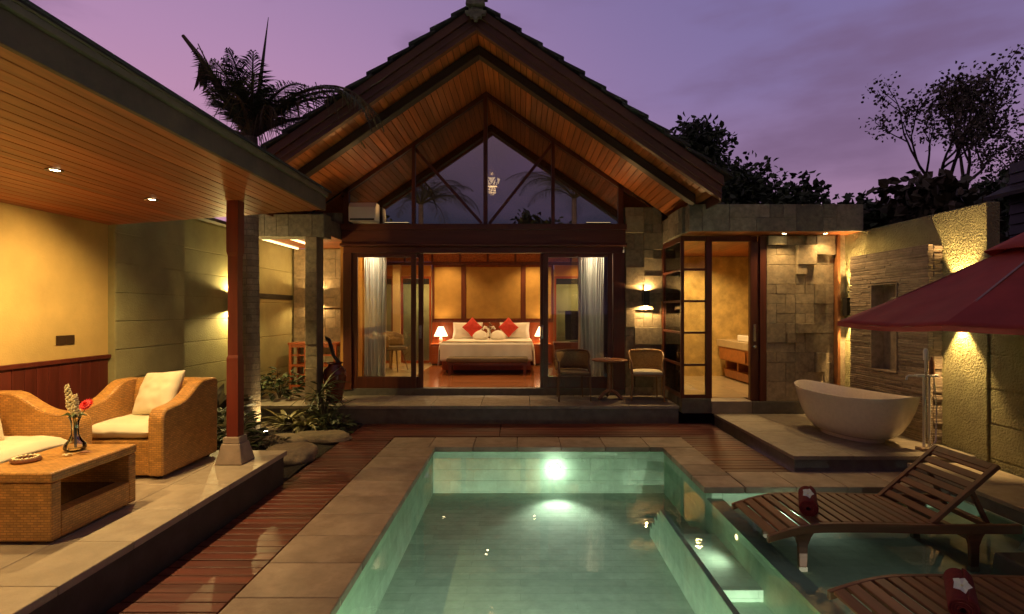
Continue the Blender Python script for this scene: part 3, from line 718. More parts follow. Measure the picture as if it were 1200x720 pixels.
# garden beyond the bedroom
t = site('rear_garden_wall', (-.6, 15.9, 0), 'olive stucco wall seen through the windows behind the bed', 'wall')
MB().box(-5, 4.2, 15.9, 16.05, -.07, 3.0).build('wall_core', m_stucco, t)
b = MB()
for k in range(8):
    for a, c in ((-5,-2.6),(-2.59,.9),(.91,4.2)): b.box(a, c-.01, 15.88, 15.9, -.05+k*.36, -.05+k*.36+.348)
b.build('stucco_panel', m_stucco, t)
lamp('POINT', (-3.0, 15.2, 2.2), 22, (1,.72,.36), .1, name='rear_garden_light'); lamp('POINT', (1.6, 15.2, 2.2), 22, (1,.72,.36), .1, name='rear_garden_light')

# bedroom downlights; the pair nearest the doors is added to brighten the curtains
for i, (x, y, w) in enumerate(((-2.7, 9.66, 26), (1.3, 9.66, 26), (-3.05, 12.9, 20), (-1.9, 13.2, 22), (.35, 13.2, 26), (1.65, 13.2, 18), (-.7, 11.2, 34), (-2.7, 10.6, 24), (1.5, 10.6, 22))):
    d = empty('ceiling_light', (x, y, 3.268), 'small recessed downlight in the bedroom ceiling', 'ceiling light', 0, 'downlights in the bedroom ceiling')
    MB().lathe([(.03,0),(.05,0),(.05,-.008),(.03,-.004)], 20, close=False).build('trim_ring', m_brass, d)
    MB().lathe([(0,-.003),(.03,-.003),(.03,-.001)], 16, close=False).build('lens', m_bulb, d)
    lamp('SPOT', (0,0,-.02), w*(5.5 if y < 10 else 3.4), (1,.78,.52) if y < 10 else (1,.62,.25), .03, (0,0,-1), 125, .7, parent=d)

# ------------------------------------------------------------------ stone porch between garden wall and villa
t = site('stone_porch', (-3.7, 8.6, .2), 'stone porch with square pillar and heavy lintel between palm and villa doors', 'porch')
clad('pillar', m_clad, (-3.42, 8.42, .272), (1,0,0), (0,0,1), (0,-1,0), .185, 2.66, 21, t, .185, .0)
MB().box(-3.42, -3.235, 8.421, 8.68, .272, 2.93).build('pillar_core', m_gstone, t)
clad('lintel', m_clad_d, (-4.44, 8.42, 2.93), (1,0,0), (0,0,1), (0,-1,0), 1.32, .36, 22, t, .18, .14)
MB().box(-4.44, -3.12, 8.421, 8.72, 2.931, 3.30).build('lintel_core', m_gstone, t)
b = MB(); y = 8.73
while y < 10.4: b.box(-4.46, -3.12, y, y+.115, 2.985, 3.0); y += .12
b.build('soffit', m_soffit, t); MB().box(-4.48, -3.125, 8.73, 9.26, 3.002, 3.25).build('roof_slab', m_gstone, t); MB().box(-4.48, -3.21, 9.41, 10.45, 3.002, 3.25).build('roof_slab', m_gstone, t)
clad('rear_wall', m_clad, (-4.46, 10.42, .27), (1,0,0), (0,0,1), (0,-1,0), 1.25, 2.70, 23, t, .2, .10)
MB().box(-4.46, -3.21, 10.421, 10.6, .2, 2.98).build('rear_wall_core', m_stucco, t)
b = MB(); b.box(-4.36, -4.32, 8.75, 10.3, 2.955, 2.984); b.box(-3.9, -3.84, 8.9, 10.3, 2.962, 2.984); b.build('light_strip', m_bulbs, t)
lamp('AREA', (-3.85, 9.5, 2.95), 9, WARM, .5, (0,.2,-1), name='porch_light')

# ------------------------------------------------------------------ bathroom wing on the right
w = site('bathroom_wing', (3.7, 9, .17), 'stone clad bathroom wing with overhanging block fascia and glazed corner', 'bathroom')
BX0, BX1, BYF = 2.48, 5.0, 8.2
clad('fascia', m_clad_d, (BX0, 7.80, 2.925), (1,0,0), (0,0,1), (0,-1,0), 2.56, .40, 31, w, .20, .10, .04)
clad('fascia', m_clad_d, (BX0+.03, 9.30, 2.925), (0,-1,0), (0,0,1), (-1,0,0), 1.50, .40, 32, w, .20, .22, .06)
MB().box(BX0+.03, 5.04, 7.80, 13.2, 2.94, 3.32).build('roof_slab', m_gstone, w)
b = MB(); x = BX0+.03
while x < 5.0: b.box(x, min(x+.115, 5.02), 7.80, 11.9, 2.926, 2.938); x += .12
b.build('soffit', m_soffit, w)
clad('stone_wall', m_clad, (3.80, BYF, .36), (1,0,0), (0,0,1), (0,-1,0), 1.04, 2.56, 33, w, .15, .13, .075)
MB().box(3.80, 5.02, BYF+.001, BYF+.25, .17, 2.925).build('wall_core', m_gstone, w)
MB().box(4.845, 4.885, BYF-.12, BYF, .17, 2.924).build('corner_post', m_tablew, w)
MB().box(4.887, 5.018, BYF-.02, BYF, .17, 2.924).build('wall_return', m_clad, w)
b = MB(); b.box(3.58, 4.84, BYF-.05, BYF-.001, .17, .355); b.build('plinth', m_gstone, w, bevel=.005)
b = MB(); b.box(2.955, 3.585, BYF-.03, BYF+.3, .17, .36); b.build('door_step', m_terr, w, bevel=.006)
b = MB(); b.box(2.50, 2.953, BYF-.012, BYF+.2, .17, .40); b.box(2.485, 2.6, BYF+.2, 9.28, .281, .40); b.build('window_base', m_gstone, w, bevel=.005)
# glazed corner: bars on front and side faces
f = MB()
for x in (2.485, 2.87): f.box(x, x + (.05 if x < 2.5 else .095), BYF-.01, BYF+.05, .402, 2.92)
f.box(2.485, 2.535, 9.21, 9.27, .402, 2.92)
for z, h in ((.402,.055),(.90,.035),(1.40,.035),(1.89,.035),(2.38,.035),(2.84,.08)):
    f.box(2.535, 2.87, BYF, BYF+.04, z, z+h); f.box(2.487, 2.525, BYF+.05, 9.21, z, z+h)
cw = f.build('corner_window', m_frame, w, bevel=.003)
b = MB(); b.box(2.53, 2.875, BYF+.017, BYF+.023, .45, 2.85); b.box(2.503, 2.509, BYF+.045, 9.215, .45, 2.85); b.build('pane', m_glass, cw)
f = MB(); f.box(2.966, 3.57, BYF-.005, BYF+.05, 2.83, 2.92); f.box(3.70, 3.797, BYF-.03, BYF+.05, .362, 2.92); f.box(3.571, 3.699, BYF+.06, BYF+.1, .362, 2.92)
f.build('door_frame', m_frame, w, bevel=.004)
f = MB(); f.box(3.56, 3.69, BYF-.005, BYF+.045, .366, 2.83); dp = f.build('door_leaf', m_frame, w, bevel=.004)
MB().box(3.60, 3.645, BYF-.018, BYF-.006, 1.28, 1.55).build('handle', m_steel, dp, bevel=.004); MB().lathe([(0,0),(.022,0),(.022,.02),(.012,.026),(0,.026)], 16, (3.622, BYF-.006, 1.2), close=False, M=Matrix.Translation((3.622,BYF-.006,1.2)) @ Matrix.Rotation(R(90),4,'X') @ Matrix.Translation((-3.622,-BYF+.006,-1.2))).build('lock', m_steel, dp, smooth=50)
# inside
MB().box(2.62, 5.0, 11.35, 11.5, .35, 2.92).build('inner_wall', m_marble, w); MB().box(4.90, 5.0, BYF+.25, 11.34, .35, 2.92).build('inner_wall', m_marble, w)
MB().box(2.622, 2.66, 9.6, 11.34, .35, 2.92).build('inner_wall', m_marble, w)
b = MB()
for i in range(4):
    for j in range(6): b.box(2.61+i*.57, 2.61+(i+1)*.57-.004, BYF+.31+j*.52, BYF+.31+(j+1)*.52-.004, .33, .362)
b.build('bathroom_floor', m_iborder, w); MB().box(2.6, 5.0, BYF+.3, 11.4, .17, .328).build('floor_slab', m_gstone, w)
MB().box(2.61, 2.63, 9.4, 9.6, .36, 2.92).build('door_trim', m_frame, w)
lamp('SPOT', (3.4, 9.6, 2.90), 120, (1,.66,.27), .05, (0,.1,-1), 150, .7, name='bathroom_light'); lamp('SPOT', (3.6, 10.7, 2.90), 95, (1,.66,.27), .05, (0,0,-1), 150, .7, name='bathroom_light')
for x, lab in ((3.98, 'recessed downlight in the bathroom eave nearer the sliding door'), (4.60, 'recessed downlight in the bathroom eave nearer the boundary wall')):
    d = empty('ceiling_light', (x, 7.98, 2.925), lab, 'ceiling light', 0, 'downlights under the bathroom eave')
    MB().lathe([(.03,0),(.05,0),(.05,-.008),(.03,-.004)], 20, close=False).build('trim_ring', m_brass, d)
    MB().lathe([(0,-.003),(.03,-.003),(.03,-.001)], 16, close=False).build('lens', m_bulb, d)
    lamp('SPOT', (0,0,-.02), 42, WARM, .03, (0,-.40,-1), 150, .8, parent=d)

# neighbour's house beyond the wall
t = site('neighbour_house', (8, 8, 0), 'dark slate sided neighbouring house with sloping roof behind the boundary wall', 'house')
b = MB(); z = 0
while z < 3.55:
    b.prism([(6.30,5.2,z),(6.272,5.2,z),(6.295,5.2,z+.128),(6.30,5.2,z+.128)], (0,1.6,0)); b.prism([(6.3,5.2,z),(6.3,5.172,z),(6.3,5.195,z+.128),(6.3,5.2,z+.128)], (5,0,0)); z += .13
b.build('siding', m_siding, t); MB().box(6.31, 11.3, 5.21, 6.75, 0, 3.5).build('wall', m_siding, t)
b = MB()
for k in range(10):
    x0 = 6.12 + k*.3; z0 = 3.20 + k*.18
    b.prism([(x0,4.9,z0),(x0+.34,4.9,z0+.18),(x0+.34,4.9,z0+.22),(x0,4.9,z0+.05)], (0,2.1,0))
b.build('roof', m_roof, t)
# ------------------------------------------------------------------ wall lamps
sconce((-4.50, 8.22, 1.90), (1,0,0), 'black up and down wall lamp on the olive garden wall beside the red post', 60, 95, 174, (1,.72,.26))
sconce((5.02, 7.98, 1.82), (-1,0,0), 'black up and down wall lamp between the bathroom corner and the stacked stone wall', 110, 110, 66, blend=.6)
sconce((5.02, 6.0, 1.80), (-1,0,0), 'black up and down wall lamp hidden partly by the red parasol', 150, 105, 70, blend=.6)
sconce((2.18, FY-.045, 1.98), (0,-1,0), 'black up and down wall lamp on the stone pier behind the terrace chairs', 22, 34, 174)
sconce((-3.98, 10.375, 2.02), (0,-1,0), 'black up and down wall lamp on the porch rear wall above the console', 15, 15, 174)

# ------------------------------------------------------------------ wicker lounge furniture
def arm_profile(d, h0, h1):
    """side view of an arm: (y, z); front at y=0, sweeps up to the back"""
    pts = [(0, .03), (0, h0-.10), (.015, h0-.045), (.05, h0-.01), (.11, h0)]
    for k in range(1, 9):
        u = k/8; y = .11 + (d-.24-.11)*u; s = u*u*(3-2*u)
        pts.append((y, h0 + .03*u + (h1-h0-.03)*s**2.1))
    pts += [(d-.06, h1), (d-.02, h1-.01), (d, h1-.04), (d-.01, .03)]
    return pts
def wicker_seat(name, label, cat, w, n_seat, loc, rz, group):
    t = empty(name, loc, label, cat, rz, group); d = .83; aw = .135; h0, h1 = .615, .79
    pr = arm_profile(d, h0, h1)
    for s in (-1, 1):
        x0 = s*w/2; x1 = s*(w/2 - aw)
        b = MB(); b.prism([(min(x0,x1), y-d/2, z) for y, z in pr], (aw, 0, 0))
        b.build('armrest', m_wicker, t, bevel=.020, seg=3, smooth=50)
    b = MB(); b.prism([(-(w/2-aw)+.001, y, z) for y, z in ((d/2-.16,.03),(d/2-.19,.60),(d/2-.15,.765),(d/2-.12,.79),(d/2-.05,.79),(d/2-.01,.76),(d/2-.015,.03))], (w-2*aw-.002, 0, 0))
    b.build('backrest', m_wicker, t, bevel=.02, seg=2, smooth=50)
    b = MB(); b.box(-(w/2-aw)+.002, (w/2-aw)-.002, -d/2+.03, d/2-.17, .03, .33); b.build('seat_base', m_wicker, t, bevel=.012)
    b = MB()
    for sx in (-1, 1):
        for sy in (-1, 1): b.lathe([(.02,0),(.022,.03)], 10, (sx*(w/2-.07), sy*(d/2-.07), 0))
    b.build('foot_glides', m_black, t)
    q = (w - 2*aw - .01)/n_seat
    for i in range(n_seat):
        x0 = -(w/2-aw) + .005 + i*q
        cushion(x0 + q/2, -.075, .335, q-.008, d-.20, .135, m_cush, 'seat_cushion', t)
    return t
def cushion(cx, cy, z, w, d, h, m, name, parent):
    b = MB(); n = 14
    def pf(sgn):
        def f(u, v):
            a, c = u*2-1, v*2-1
            k = (1-abs(a)**8)*(1-abs(c)**8)
            e = .5*h*(.62 + .38*k**.35)
            wob = 1 + .012*noise.noise((a*2+cx*3, c*2+cy, z*7))
            return (cx + a*w/2*(1-.015*(1-k))*wob, cy + c*d/2*wob, z + h/2 + sgn*e*k**.12 + .012*noise.noise((a*3, c*3, 4.2+cx)) + .005*noise.noise((a*9, c*5, 1.2+cx)))
        return f
    b.grid(pf(1), n, n); b.grid(pf(-1), n, n)
    # side walls join the two skins
    o = len(b.v)//2; W = n+1
    ring = [i for i in range(W)] + [j*W + n for j in range(1, W)] + [n*W + i for i in range(n-1, -1, -1)] + [j*W for j in range(n-1, 0, -1)]
    for i in range(len(ring)):
        a, c = ring[i], ring[(i+1) % len(ring)]; b.f.append((a, c, c+o, a+o))
    return b.build(name, m, parent, smooth=60, subsurf=1)
def pillow(name, w, h, th, m, loc=None, rot=None, parent=None, pinch=.12, seed=0):
    b = MB(); n = 18
    def pf(s):
        def f(u, v):
            a, c = u*2-1, v*2-1
            k = max(0, (1-a*a)*(1-c*c)); e = th/2*k**.42
            sx = 1 - pinch*(1-a*a)*0 - pinch*(1-abs(c))*abs(a)**3*.6; sz_ = 1 - pinch*(1-abs(a))*abs(c)**3*.6
            wr = (.016*noise.noise((a*2.3+seed, c*2.3, s)) + .010*noise.noise((a*5+seed, c*5, s+3)))*(1 if k > 0 else 0)
            return (a*w/2*sx, s*(e + wr*(k**.3)), c*h/2*sz_)
        return f
    b.grid(pf(1), n, n); b.grid(pf(-1), n, n)
    o = b.build(name, m, parent, smooth=70, subsurf=1, loc=loc, rot=rot)
    me = o.data; bm = bmesh.new(); bm.from_mesh(me); bmesh.ops.remove_doubles(bm, verts=bm.verts, dist=.0005); bmesh.ops.recalc_face_normals(bm, faces=bm.faces); bm.to_mesh(me); bm.free()
    return o
wicker_seat('wicker_armchair', 'honey coloured wicker armchair with square back beside the red post', 'armchair', .87, 1, (-3.50, 4.95, .30), 0, None)
wicker_seat('wicker_sofa', 'long honey wicker sofa cropped at the edge along the ochre wall', 'sofa', 2.2, 2, (-3.99, 3.33, .30), R(90), None)
tag(pillow('throw_pillow', .47, .45, .17, m_cush, (-3.46, 5.06, .30+.67), (R(-27), R(-5), R(-13)), seed=1), 'cream square pillow leaning against the wicker armchair back', 'pillow')
tag(pillow('throw_pillow', .47, .46, .17, m_cush, (-4.03, 3.83, .30+.67), (R(-22), R(5), R(82)), seed=2), 'cream square pillow leaning in the wicker sofa at the picture edge', 'pillow')
# coffee table
t = empty('wicker_coffee_table', (-3.16, 3.635, .30), 'low boxy wicker coffee table with open side shelf and vase on top', 'coffee table')
hx, hy = .262, .365
MB().box(-hx, hx, -hy, hy, .385, .45).build('tabletop', m_wicker, t, bevel=.012)
for s in (-1, 1): MB().box(-hx+.004, hx-.004, min(s*hy*.985, s*(hy-.075)), max(s*hy*.985, s*(hy-.075)), .021, .384).build('end_panel', m_wicker, t, bevel=.01)
MB().box(-hx+.006, hx-.004, -hy+.076, hy-.076, .022, .185).build('shelf', m_wicker, t, bevel=.008)
MB().box(-hx+.03, hx-.10, -hy+.09, hy-.09, .186, .19).build('shelf_board', m_blackg, t)
b = MB()
for sx in (-1,1):
    for sy in (-1,1): b.lathe([(.02,0),(.022,.021)], 10, (sx*.2, sy*.3, 0))
b.build('foot_glides', m_black, t)
TZ = .7505
t = empty('flower_vase', (-3.20, 3.80, TZ), 'clear glass bud vase with tuberose and a red gerbera on coffee table', 'vase')
MB().lathe([(0,.002),(.055,.002),(.068,.02),(.064,.05),(.04,.08),(.024,.12),(.022,.17),(.028,.21),(.040,.245),(.037,.245),(.025,.21),(.019,.17),(.021,.12),(.036,.08),(.058,.05),(.060,.022),(0,.014)], 28, close=False).build('glass', m_vglass, t, smooth=60)
b = MB(); b.tube([(0,0,.02),(-.006,.0,.2),(-.03,0,.33),(-.055,.0,.44)], .004, 6); b.tube([(0,.0,.02),(.004,0,.2),(.0,0,.3),(.0,.0,.38)], .004, 6); b.tube([(.01,0,.02),(.012,0,.2),(.06,-.005,.27),(.095,-.01,.315)], .0028, 6)
for a in range(4): b.tube([(0,0,.23),(.05*math.cos(a*1.7),.04*math.sin(a*1.7),.265),(.09*math.cos(a*1.7),.07*math.sin(a*1.7),.25)], [.003,.012,.002], 5)
b.build('stems', m_stem, t)
b = MB(); q = random.Random(4)
for (x0,z0),(x1,z1) in (((-.022,.29),(-.060,.47)), ((.002,.25),(.0,.40))):
    for k in range(46):
        u = k/45; r = .024*(1-.6*u); a = k*2.4; cx = x0+(x1-x0)*u + r*math.cos(a); cz = z0+(z1-z0)*u; cy = r*math.sin(a)
        s = .0125*(1-.45*u)*q.uniform(.8,1.2); b.lathe([(0,-s),(s*.8,-s*.4),(s,.3*s),(s*.6,s),(0,s*.8)], 6, (cx,cy,cz), close=False)
b.build('tuberose', m_bloom, t, smooth=50)
b = MB(); c0 = Vector((.10,-.012,.325))
for ring, r, tilt in ((18,.052,.012),(14,.038,.022),(9,.022,.03)):
    for k in range(ring):
        a = 2*math.pi*k/ring + ring; RX = Matrix.Rotation(R(52), 3, 'X'); u = Vector((math.cos(a), math.sin(a), .12)); wv = Vector((-math.sin(a), math.cos(a), 0))*.009
        b.add([c0+RX@p_ for p_ in (u*.006, u*r*.6+wv+Vector((0,0,tilt)), u*r+Vector((0,0,tilt*.8)), u*r*.6-wv+Vector((0,0,tilt)))], [(0,1,2,3)])
b.build('gerbera', m_petal, t, recalc=False)
t = empty('round_tray', (-3.29, 3.52, TZ), 'small round carved wooden dish on the coffee table', 'dish')
MB().lathe([(0,0),(.075,0),(.082,.012),(.078,.024),(.068,.022),(.06,.012),(0,.010)], 28, close=False).build('dish', m_coco, t, smooth=40)
b = MB()
for k in range(16):
    a = 2*math.pi*k/16; b.lathe([(0,0),(.010,.0),(.011,.008),(0,.014)], 8, (.062*math.cos(a), .062*math.sin(a), .023), close=False)
b.build('bead_rim', m_bloom, t, smooth=60)
t = empty('frangipani_bloom', (-3.13, 3.66, TZ), 'loose cream frangipani bloom with brown leaf beside the glass vase', 'flower')
b = MB()
for k in range(5):
    a = k*1.257; u = Vector((math.cos(a), math.sin(a), 0)); wv = Vector((-math.sin(a), math.cos(a), 0))*.011
    b.add([Vector((0,0,.006)), u*.02+wv+Vector((0,0,.012)), u*.036+Vector((0,0,.008)), u*.02-wv+Vector((0,0,.016))], [(0,1,2,3)])
b.build('petals', m_bloom, t, recalc=False)
b = MB(); b.add([(.02,.02,.004),(.07,.015,.02),(.13,.05,.012),(.07,.06,.024)], [(0,1,2,3)]); b.build('leaf', m_coco, t, recalc=False)

# ------------------------------------------------------------------ terrace chairs and table
def cane_chair(loc, label, rz, wood, seatm):
    t = empty('terrace_chair', loc, label, 'chair', rz, 'cane backed chairs on the terrace')
    def arc(a, z, r=.285): return Vector((r*math.sin(a)*1.0, .02 + r*.95*math.cos(a), z))
    A = R(118)
    def top(u):     # u -1..1 along the back
        k = abs(u); return .81 - .02*k - .17*max(0, (k-.55)/.45)**1.6
    b = MB(); path = [arc(A*u, top(u)) for u in [i/16-1 for i in range(33)]]
    b.tube([arc(-A, .44)] + path + [arc(A, .44)], .017, 8); b.tube([arc(A*u*.86, .50) for u in [i/12-1 for i in range(25)]], .012, 8)
    b.build('back_frame', wood, t, smooth=50)
    b = MB(); b.grid(lambda u, v: tuple(arc(A*(u*2-1)*.86, .505 + (top((u*2-1)*.86)-.012-.505)*v, .284)), 30, 6)
    b.build('cane_back', m_cane, t, smooth=60, solid=.008, recalc=False)
    b = MB(); b.prism([(-.25,-.26,.41),(.25,-.26,.41),(.255,.10,.41),(.17,.25,.41),(-.17,.25,.41),(-.255,.10,.41)], (0,0,.03)); b.build('seat_frame', wood, t, bevel=.008)
    b = MB(); b.prism([(-.235,-.255,.441),(.235,-.255,.441),(.235,.09,.441),(.15,.225,.441),(-.15,.225,.441),(-.235,.09,.441)], (0,0,.045)); b.build('seat_pad', seatm, t, bevel=.018, seg=3, smooth=60)
    for sx, sy in ((-1,-1),(1,-1),(-1,1),(1,1)):
        top_ = .60 if sy < 0 else .42
        MB().tube([(sx*(.262 if sy<0 else .20), sy*.245+(.02 if sy<0 else 0), 0),(sx*(.25 if sy<0 else .20), sy*.22, .41),(sx*.252 if sy<0 else sx*.2, sy*(.13 if sy<0 else .22), top_)] if sy<0 else [(sx*.22, .28, 0),(sx*.2,.22,.42)], [.013,.019,.016] if sy<0 else [.013,.018], 8).build('leg', wood, t, smooth=50)
    return t
cane_chair((.87, 8.84, .281), 'cane backed chair with dark seat pad in front of the sliding door curtain', R(4), m_chaird, m_tan)
cane_chair((2.10, 8.84, .281), 'cane backed chair lit by the wall lamp on the stone pier', R(-6), m_chairw, m_cush)
t = empty('side_table', (1.49, 8.86, .281), 'round wooden pedestal table between the two cane backed chairs', 'table')
MB().lathe([(0,.635),(.28,.635),(.30,.645),(.30,.662),(.29,.668),(0,.668)], 40, close=False).build('tabletop', m_tablew, t, smooth=40)
MB().lathe([(0,.11),(.05,.11),(.045,.20),(.034,.30),(.04,.42),(.052,.55),(.07,.634),(0,.634)], 16, close=False).build('pedestal', m_tablew, t, smooth=50)
for k in range(3):
    a = R(90+120*k); MB().tube([(.03*math.cos(a),.03*math.sin(a),.15),(.12*math.cos(a),.12*math.sin(a),.11),(.20*math.cos(a),.20*math.sin(a),.03),(.23*math.cos(a),.23*math.sin(a),.015)], [.03,.03,.026,.018], 8).build('foot', m_tablew, t, smooth=50)
t = empty('ashtray', (1.45, 8.80, .95), 'small pale dish on the round pedestal table', 'dish')
MB().lathe([(0,0),(.05,0),(.062,.03),(.055,.03),(.045,.010),(0,.010)], 20, close=False).build('dish', m_porc, t, smooth=40); MB().lathe([(0,.011),(.03,.011),(.026,.032),(0,.042)], 12, close=False).build('folded_matchbook', m_coco, t, smooth=40)

# ------------------------------------------------------------------ bathtub and its filler
t = empty('bathtub', (4.20, 6.72, .168), 'freestanding cream terrazzo bathtub on the raised stone platform', 'bathtub', R(16))
b = MB(); n = 56
def ring(a, c, z, lift=0, exp=2.3):
    out = []
    for k in range(n):
        th = 2*math.pi*k/n; cs, sn = math.cos(th), math.sin(th)
        r = (abs(cs)**exp + abs(sn)**exp)**(-1/exp)
        out.append((r*cs*c, r*sn*a, z + lift*abs(sn)**3))
    return out
rings = [ring(.42,.24,.045), ring(.50,.285,.07), ring(.61,.325,.16), ring(.695,.352,.28,.01), ring(.755,.372,.40,.025), ring(.79,.388,.50,.05), ring(.803,.396,.535,.062), ring(.804,.396,.548,.066), ring(.785,.376,.55,.066), ring(.755,.36,.52,.06), ring(.71,.345,.42,.03), ring(.64,.31,.28,.02), ring(.52,.26,.17), ring(.40,.2,.13), ring(.1,.06,.125)]
for i in rings: b.v += i
for i in range(len(rings)-1):
    for k in range(n): k2 = (k+1) % n; b.f.append((i*n+k, i*n+k2, (i+1)*n+k2, (i+1)*n+k))
b.f.append(tuple(range(n-1,-1,-1))); b.f.append(tuple((len(rings)-1)*n+k for k in range(n)))
b.build('tub_shell', m_tub, t, smooth=50)
b = MB(); r0, r1 = ring(.40,.225,.0), ring(.42,.24,.052); b.v += r0 + r1
for k in range(n): k2 = (k+1) % n; b.f.append((k, k2, n+k2, n+k))
b.f.append(tuple(range(n-1,-1,-1))); b.f.append(tuple(n+k for k in range(n))); b.build('plinth', m_tub, t, smooth=40)
t = empty('bath_filler', (4.62, 6.02, .168), 'chrome floor standing bath filler with hand shower beside the tub', 'tap')
MB().box(-.09, .09, -.06, .06, 0, .035).build('foot_plate', m_coping, t, bevel=.006)
b = MB(); b.tube([(-.03,0,.03),(-.03,0,.86)], .013, 10); b.tube([(.03,0,.03),(.03,0,.84)], .013, 10); b.build('riser_pipes', m_acw, t, smooth=50)
b = MB(); b.box(-.12, .11, -.035, .035, .835, .862); b.tube([(-.10,0,.85),(-.20,0,.85),(-.225,0,.84),(-.23,0,.80)], .012, 8); b.build('mixer_bar', m_acw, t, bevel=.006, smooth=50)
b = MB(); b.tube([(-.03,-.03,.86),(-.035,-.035,1.02),(-.045,-.045,1.10)], [.012,.013,.018], 10); b.lathe([(0,0),(.024,0),(.026,.10),(.018,.13),(0,.135)], 12, (-.048,-.05,1.03), close=False); b.build('hand_shower', m_acw, t, smooth=50)
b = MB(); b.tube([(.06,-.03,.84),(.075,-.05,.5),(.05,-.07,.12),(.0,-.06,.06),(-.035,-.05,.2),(-.045,-.045,.6),(-.04,-.04,.9)], .007, 8); b.build('hose', m_steel, t, smooth=60)
b = MB(); b.lathe([(0,0),(.028,0),(.028,.15),(.012,.17),(.012,.20),(0,.20)], 14, (.06,.0,.862), close=False); tag(b.build('soap_bottle', m_coco, smooth=40, loc=(4.62,6.02,.168)), 'brown soap bottle on the bath filler shelf', 'bottle')

# ------------------------------------------------------------------ parasol
t = empty('parasol', (4.29, 4.06, LG), 'dark red canvas parasol above the loungers beside the boundary wall', 'parasol')
NR = 8; RR = 1.60; zr, zp = 1.655-LG, 2.49-LG; a0 = R(155.5)
def cp(k, u):
    a = a0 + 2*math.pi*k/NR; i0 = math.floor(k); f = k - i0
    p0 = Vector((math.cos(a0+2*math.pi*i0/NR), math.sin(a0+2*math.pi*i0/NR), 0)); p1 = Vector((math.cos(a0+2*math.pi*(i0+1)/NR), math.sin(a0+2*math.pi*(i0+1)/NR), 0))
    p = (p0*(1-f)+p1*f)*RR*u; sag = .035*math.sin(math.pi*f)*u*u + .03*math.sin(math.pi*u)
    wr = .010*noise.noise((p.x*5, p.y*5, .3)) + .006*noise.noise((p.x*14, p.y*4, 2.3))*u
    return (p.x, p.y, zp + (zr-zp)*u - sag + .012*math.sin(math.pi*f)*u + wr*math.sin(math.pi*min(1,f*1.0)))
b = MB(); b.grid(lambda s, u: cp(s*NR*.99999 if s < 1 else NR-.00001, .03+.97*u), NR*14, 26); b.build('canopy', m_umb, t, smooth=14, solid=.006, recalc=False)
b = MB()
for k in range(NR):
    e0, e1 = Vector(cp(k,1)), Vector(cp(k+.99999,1)); pts = [Vector(cp(k+i/6*.9999,1)) for i in range(7)]
    for p, q_ in zip(pts, pts[1:]): b.add([p, q_, q_-Vector((0,0,.035)), p-Vector((0,0,.035))], [(0,1,2,3)])
b.build('hem', m_umb, t, solid=.004, recalc=False)
b = MB(); b.grid(lambda s, u: (lambda p: (p[0], p[1], p[2]+.07))(cp(s*NR*.99999, .02+.34*u)), NR*4, 5); b.build('vent_cap', m_umb, t, smooth=22, solid=.006, recalc=False)
MB().tube([(0,0,.0),(0,0,zp+.02)], .028, 14).build('pole', m_tablew, t, smooth=50)
for k in range(NR): MB().bar(Vector(cp(k+.00001,.04))-Vector((0,0,.03)), Vector(cp(k+.00001,.985))-Vector((0,0,.022)), .018, .022).build('rib', m_tablew, t)
MB().lathe([(0,zp+.03),(.035,zp+.05),(.04,zp+.09),(.02,zp+.12),(0,zp+.14)], 14, close=False).build('finial', m_tablew, t, smooth=50)
MB().frustum(0,0,0,.16,.5,.42).build('base', m_dstone, t, bevel=.01)

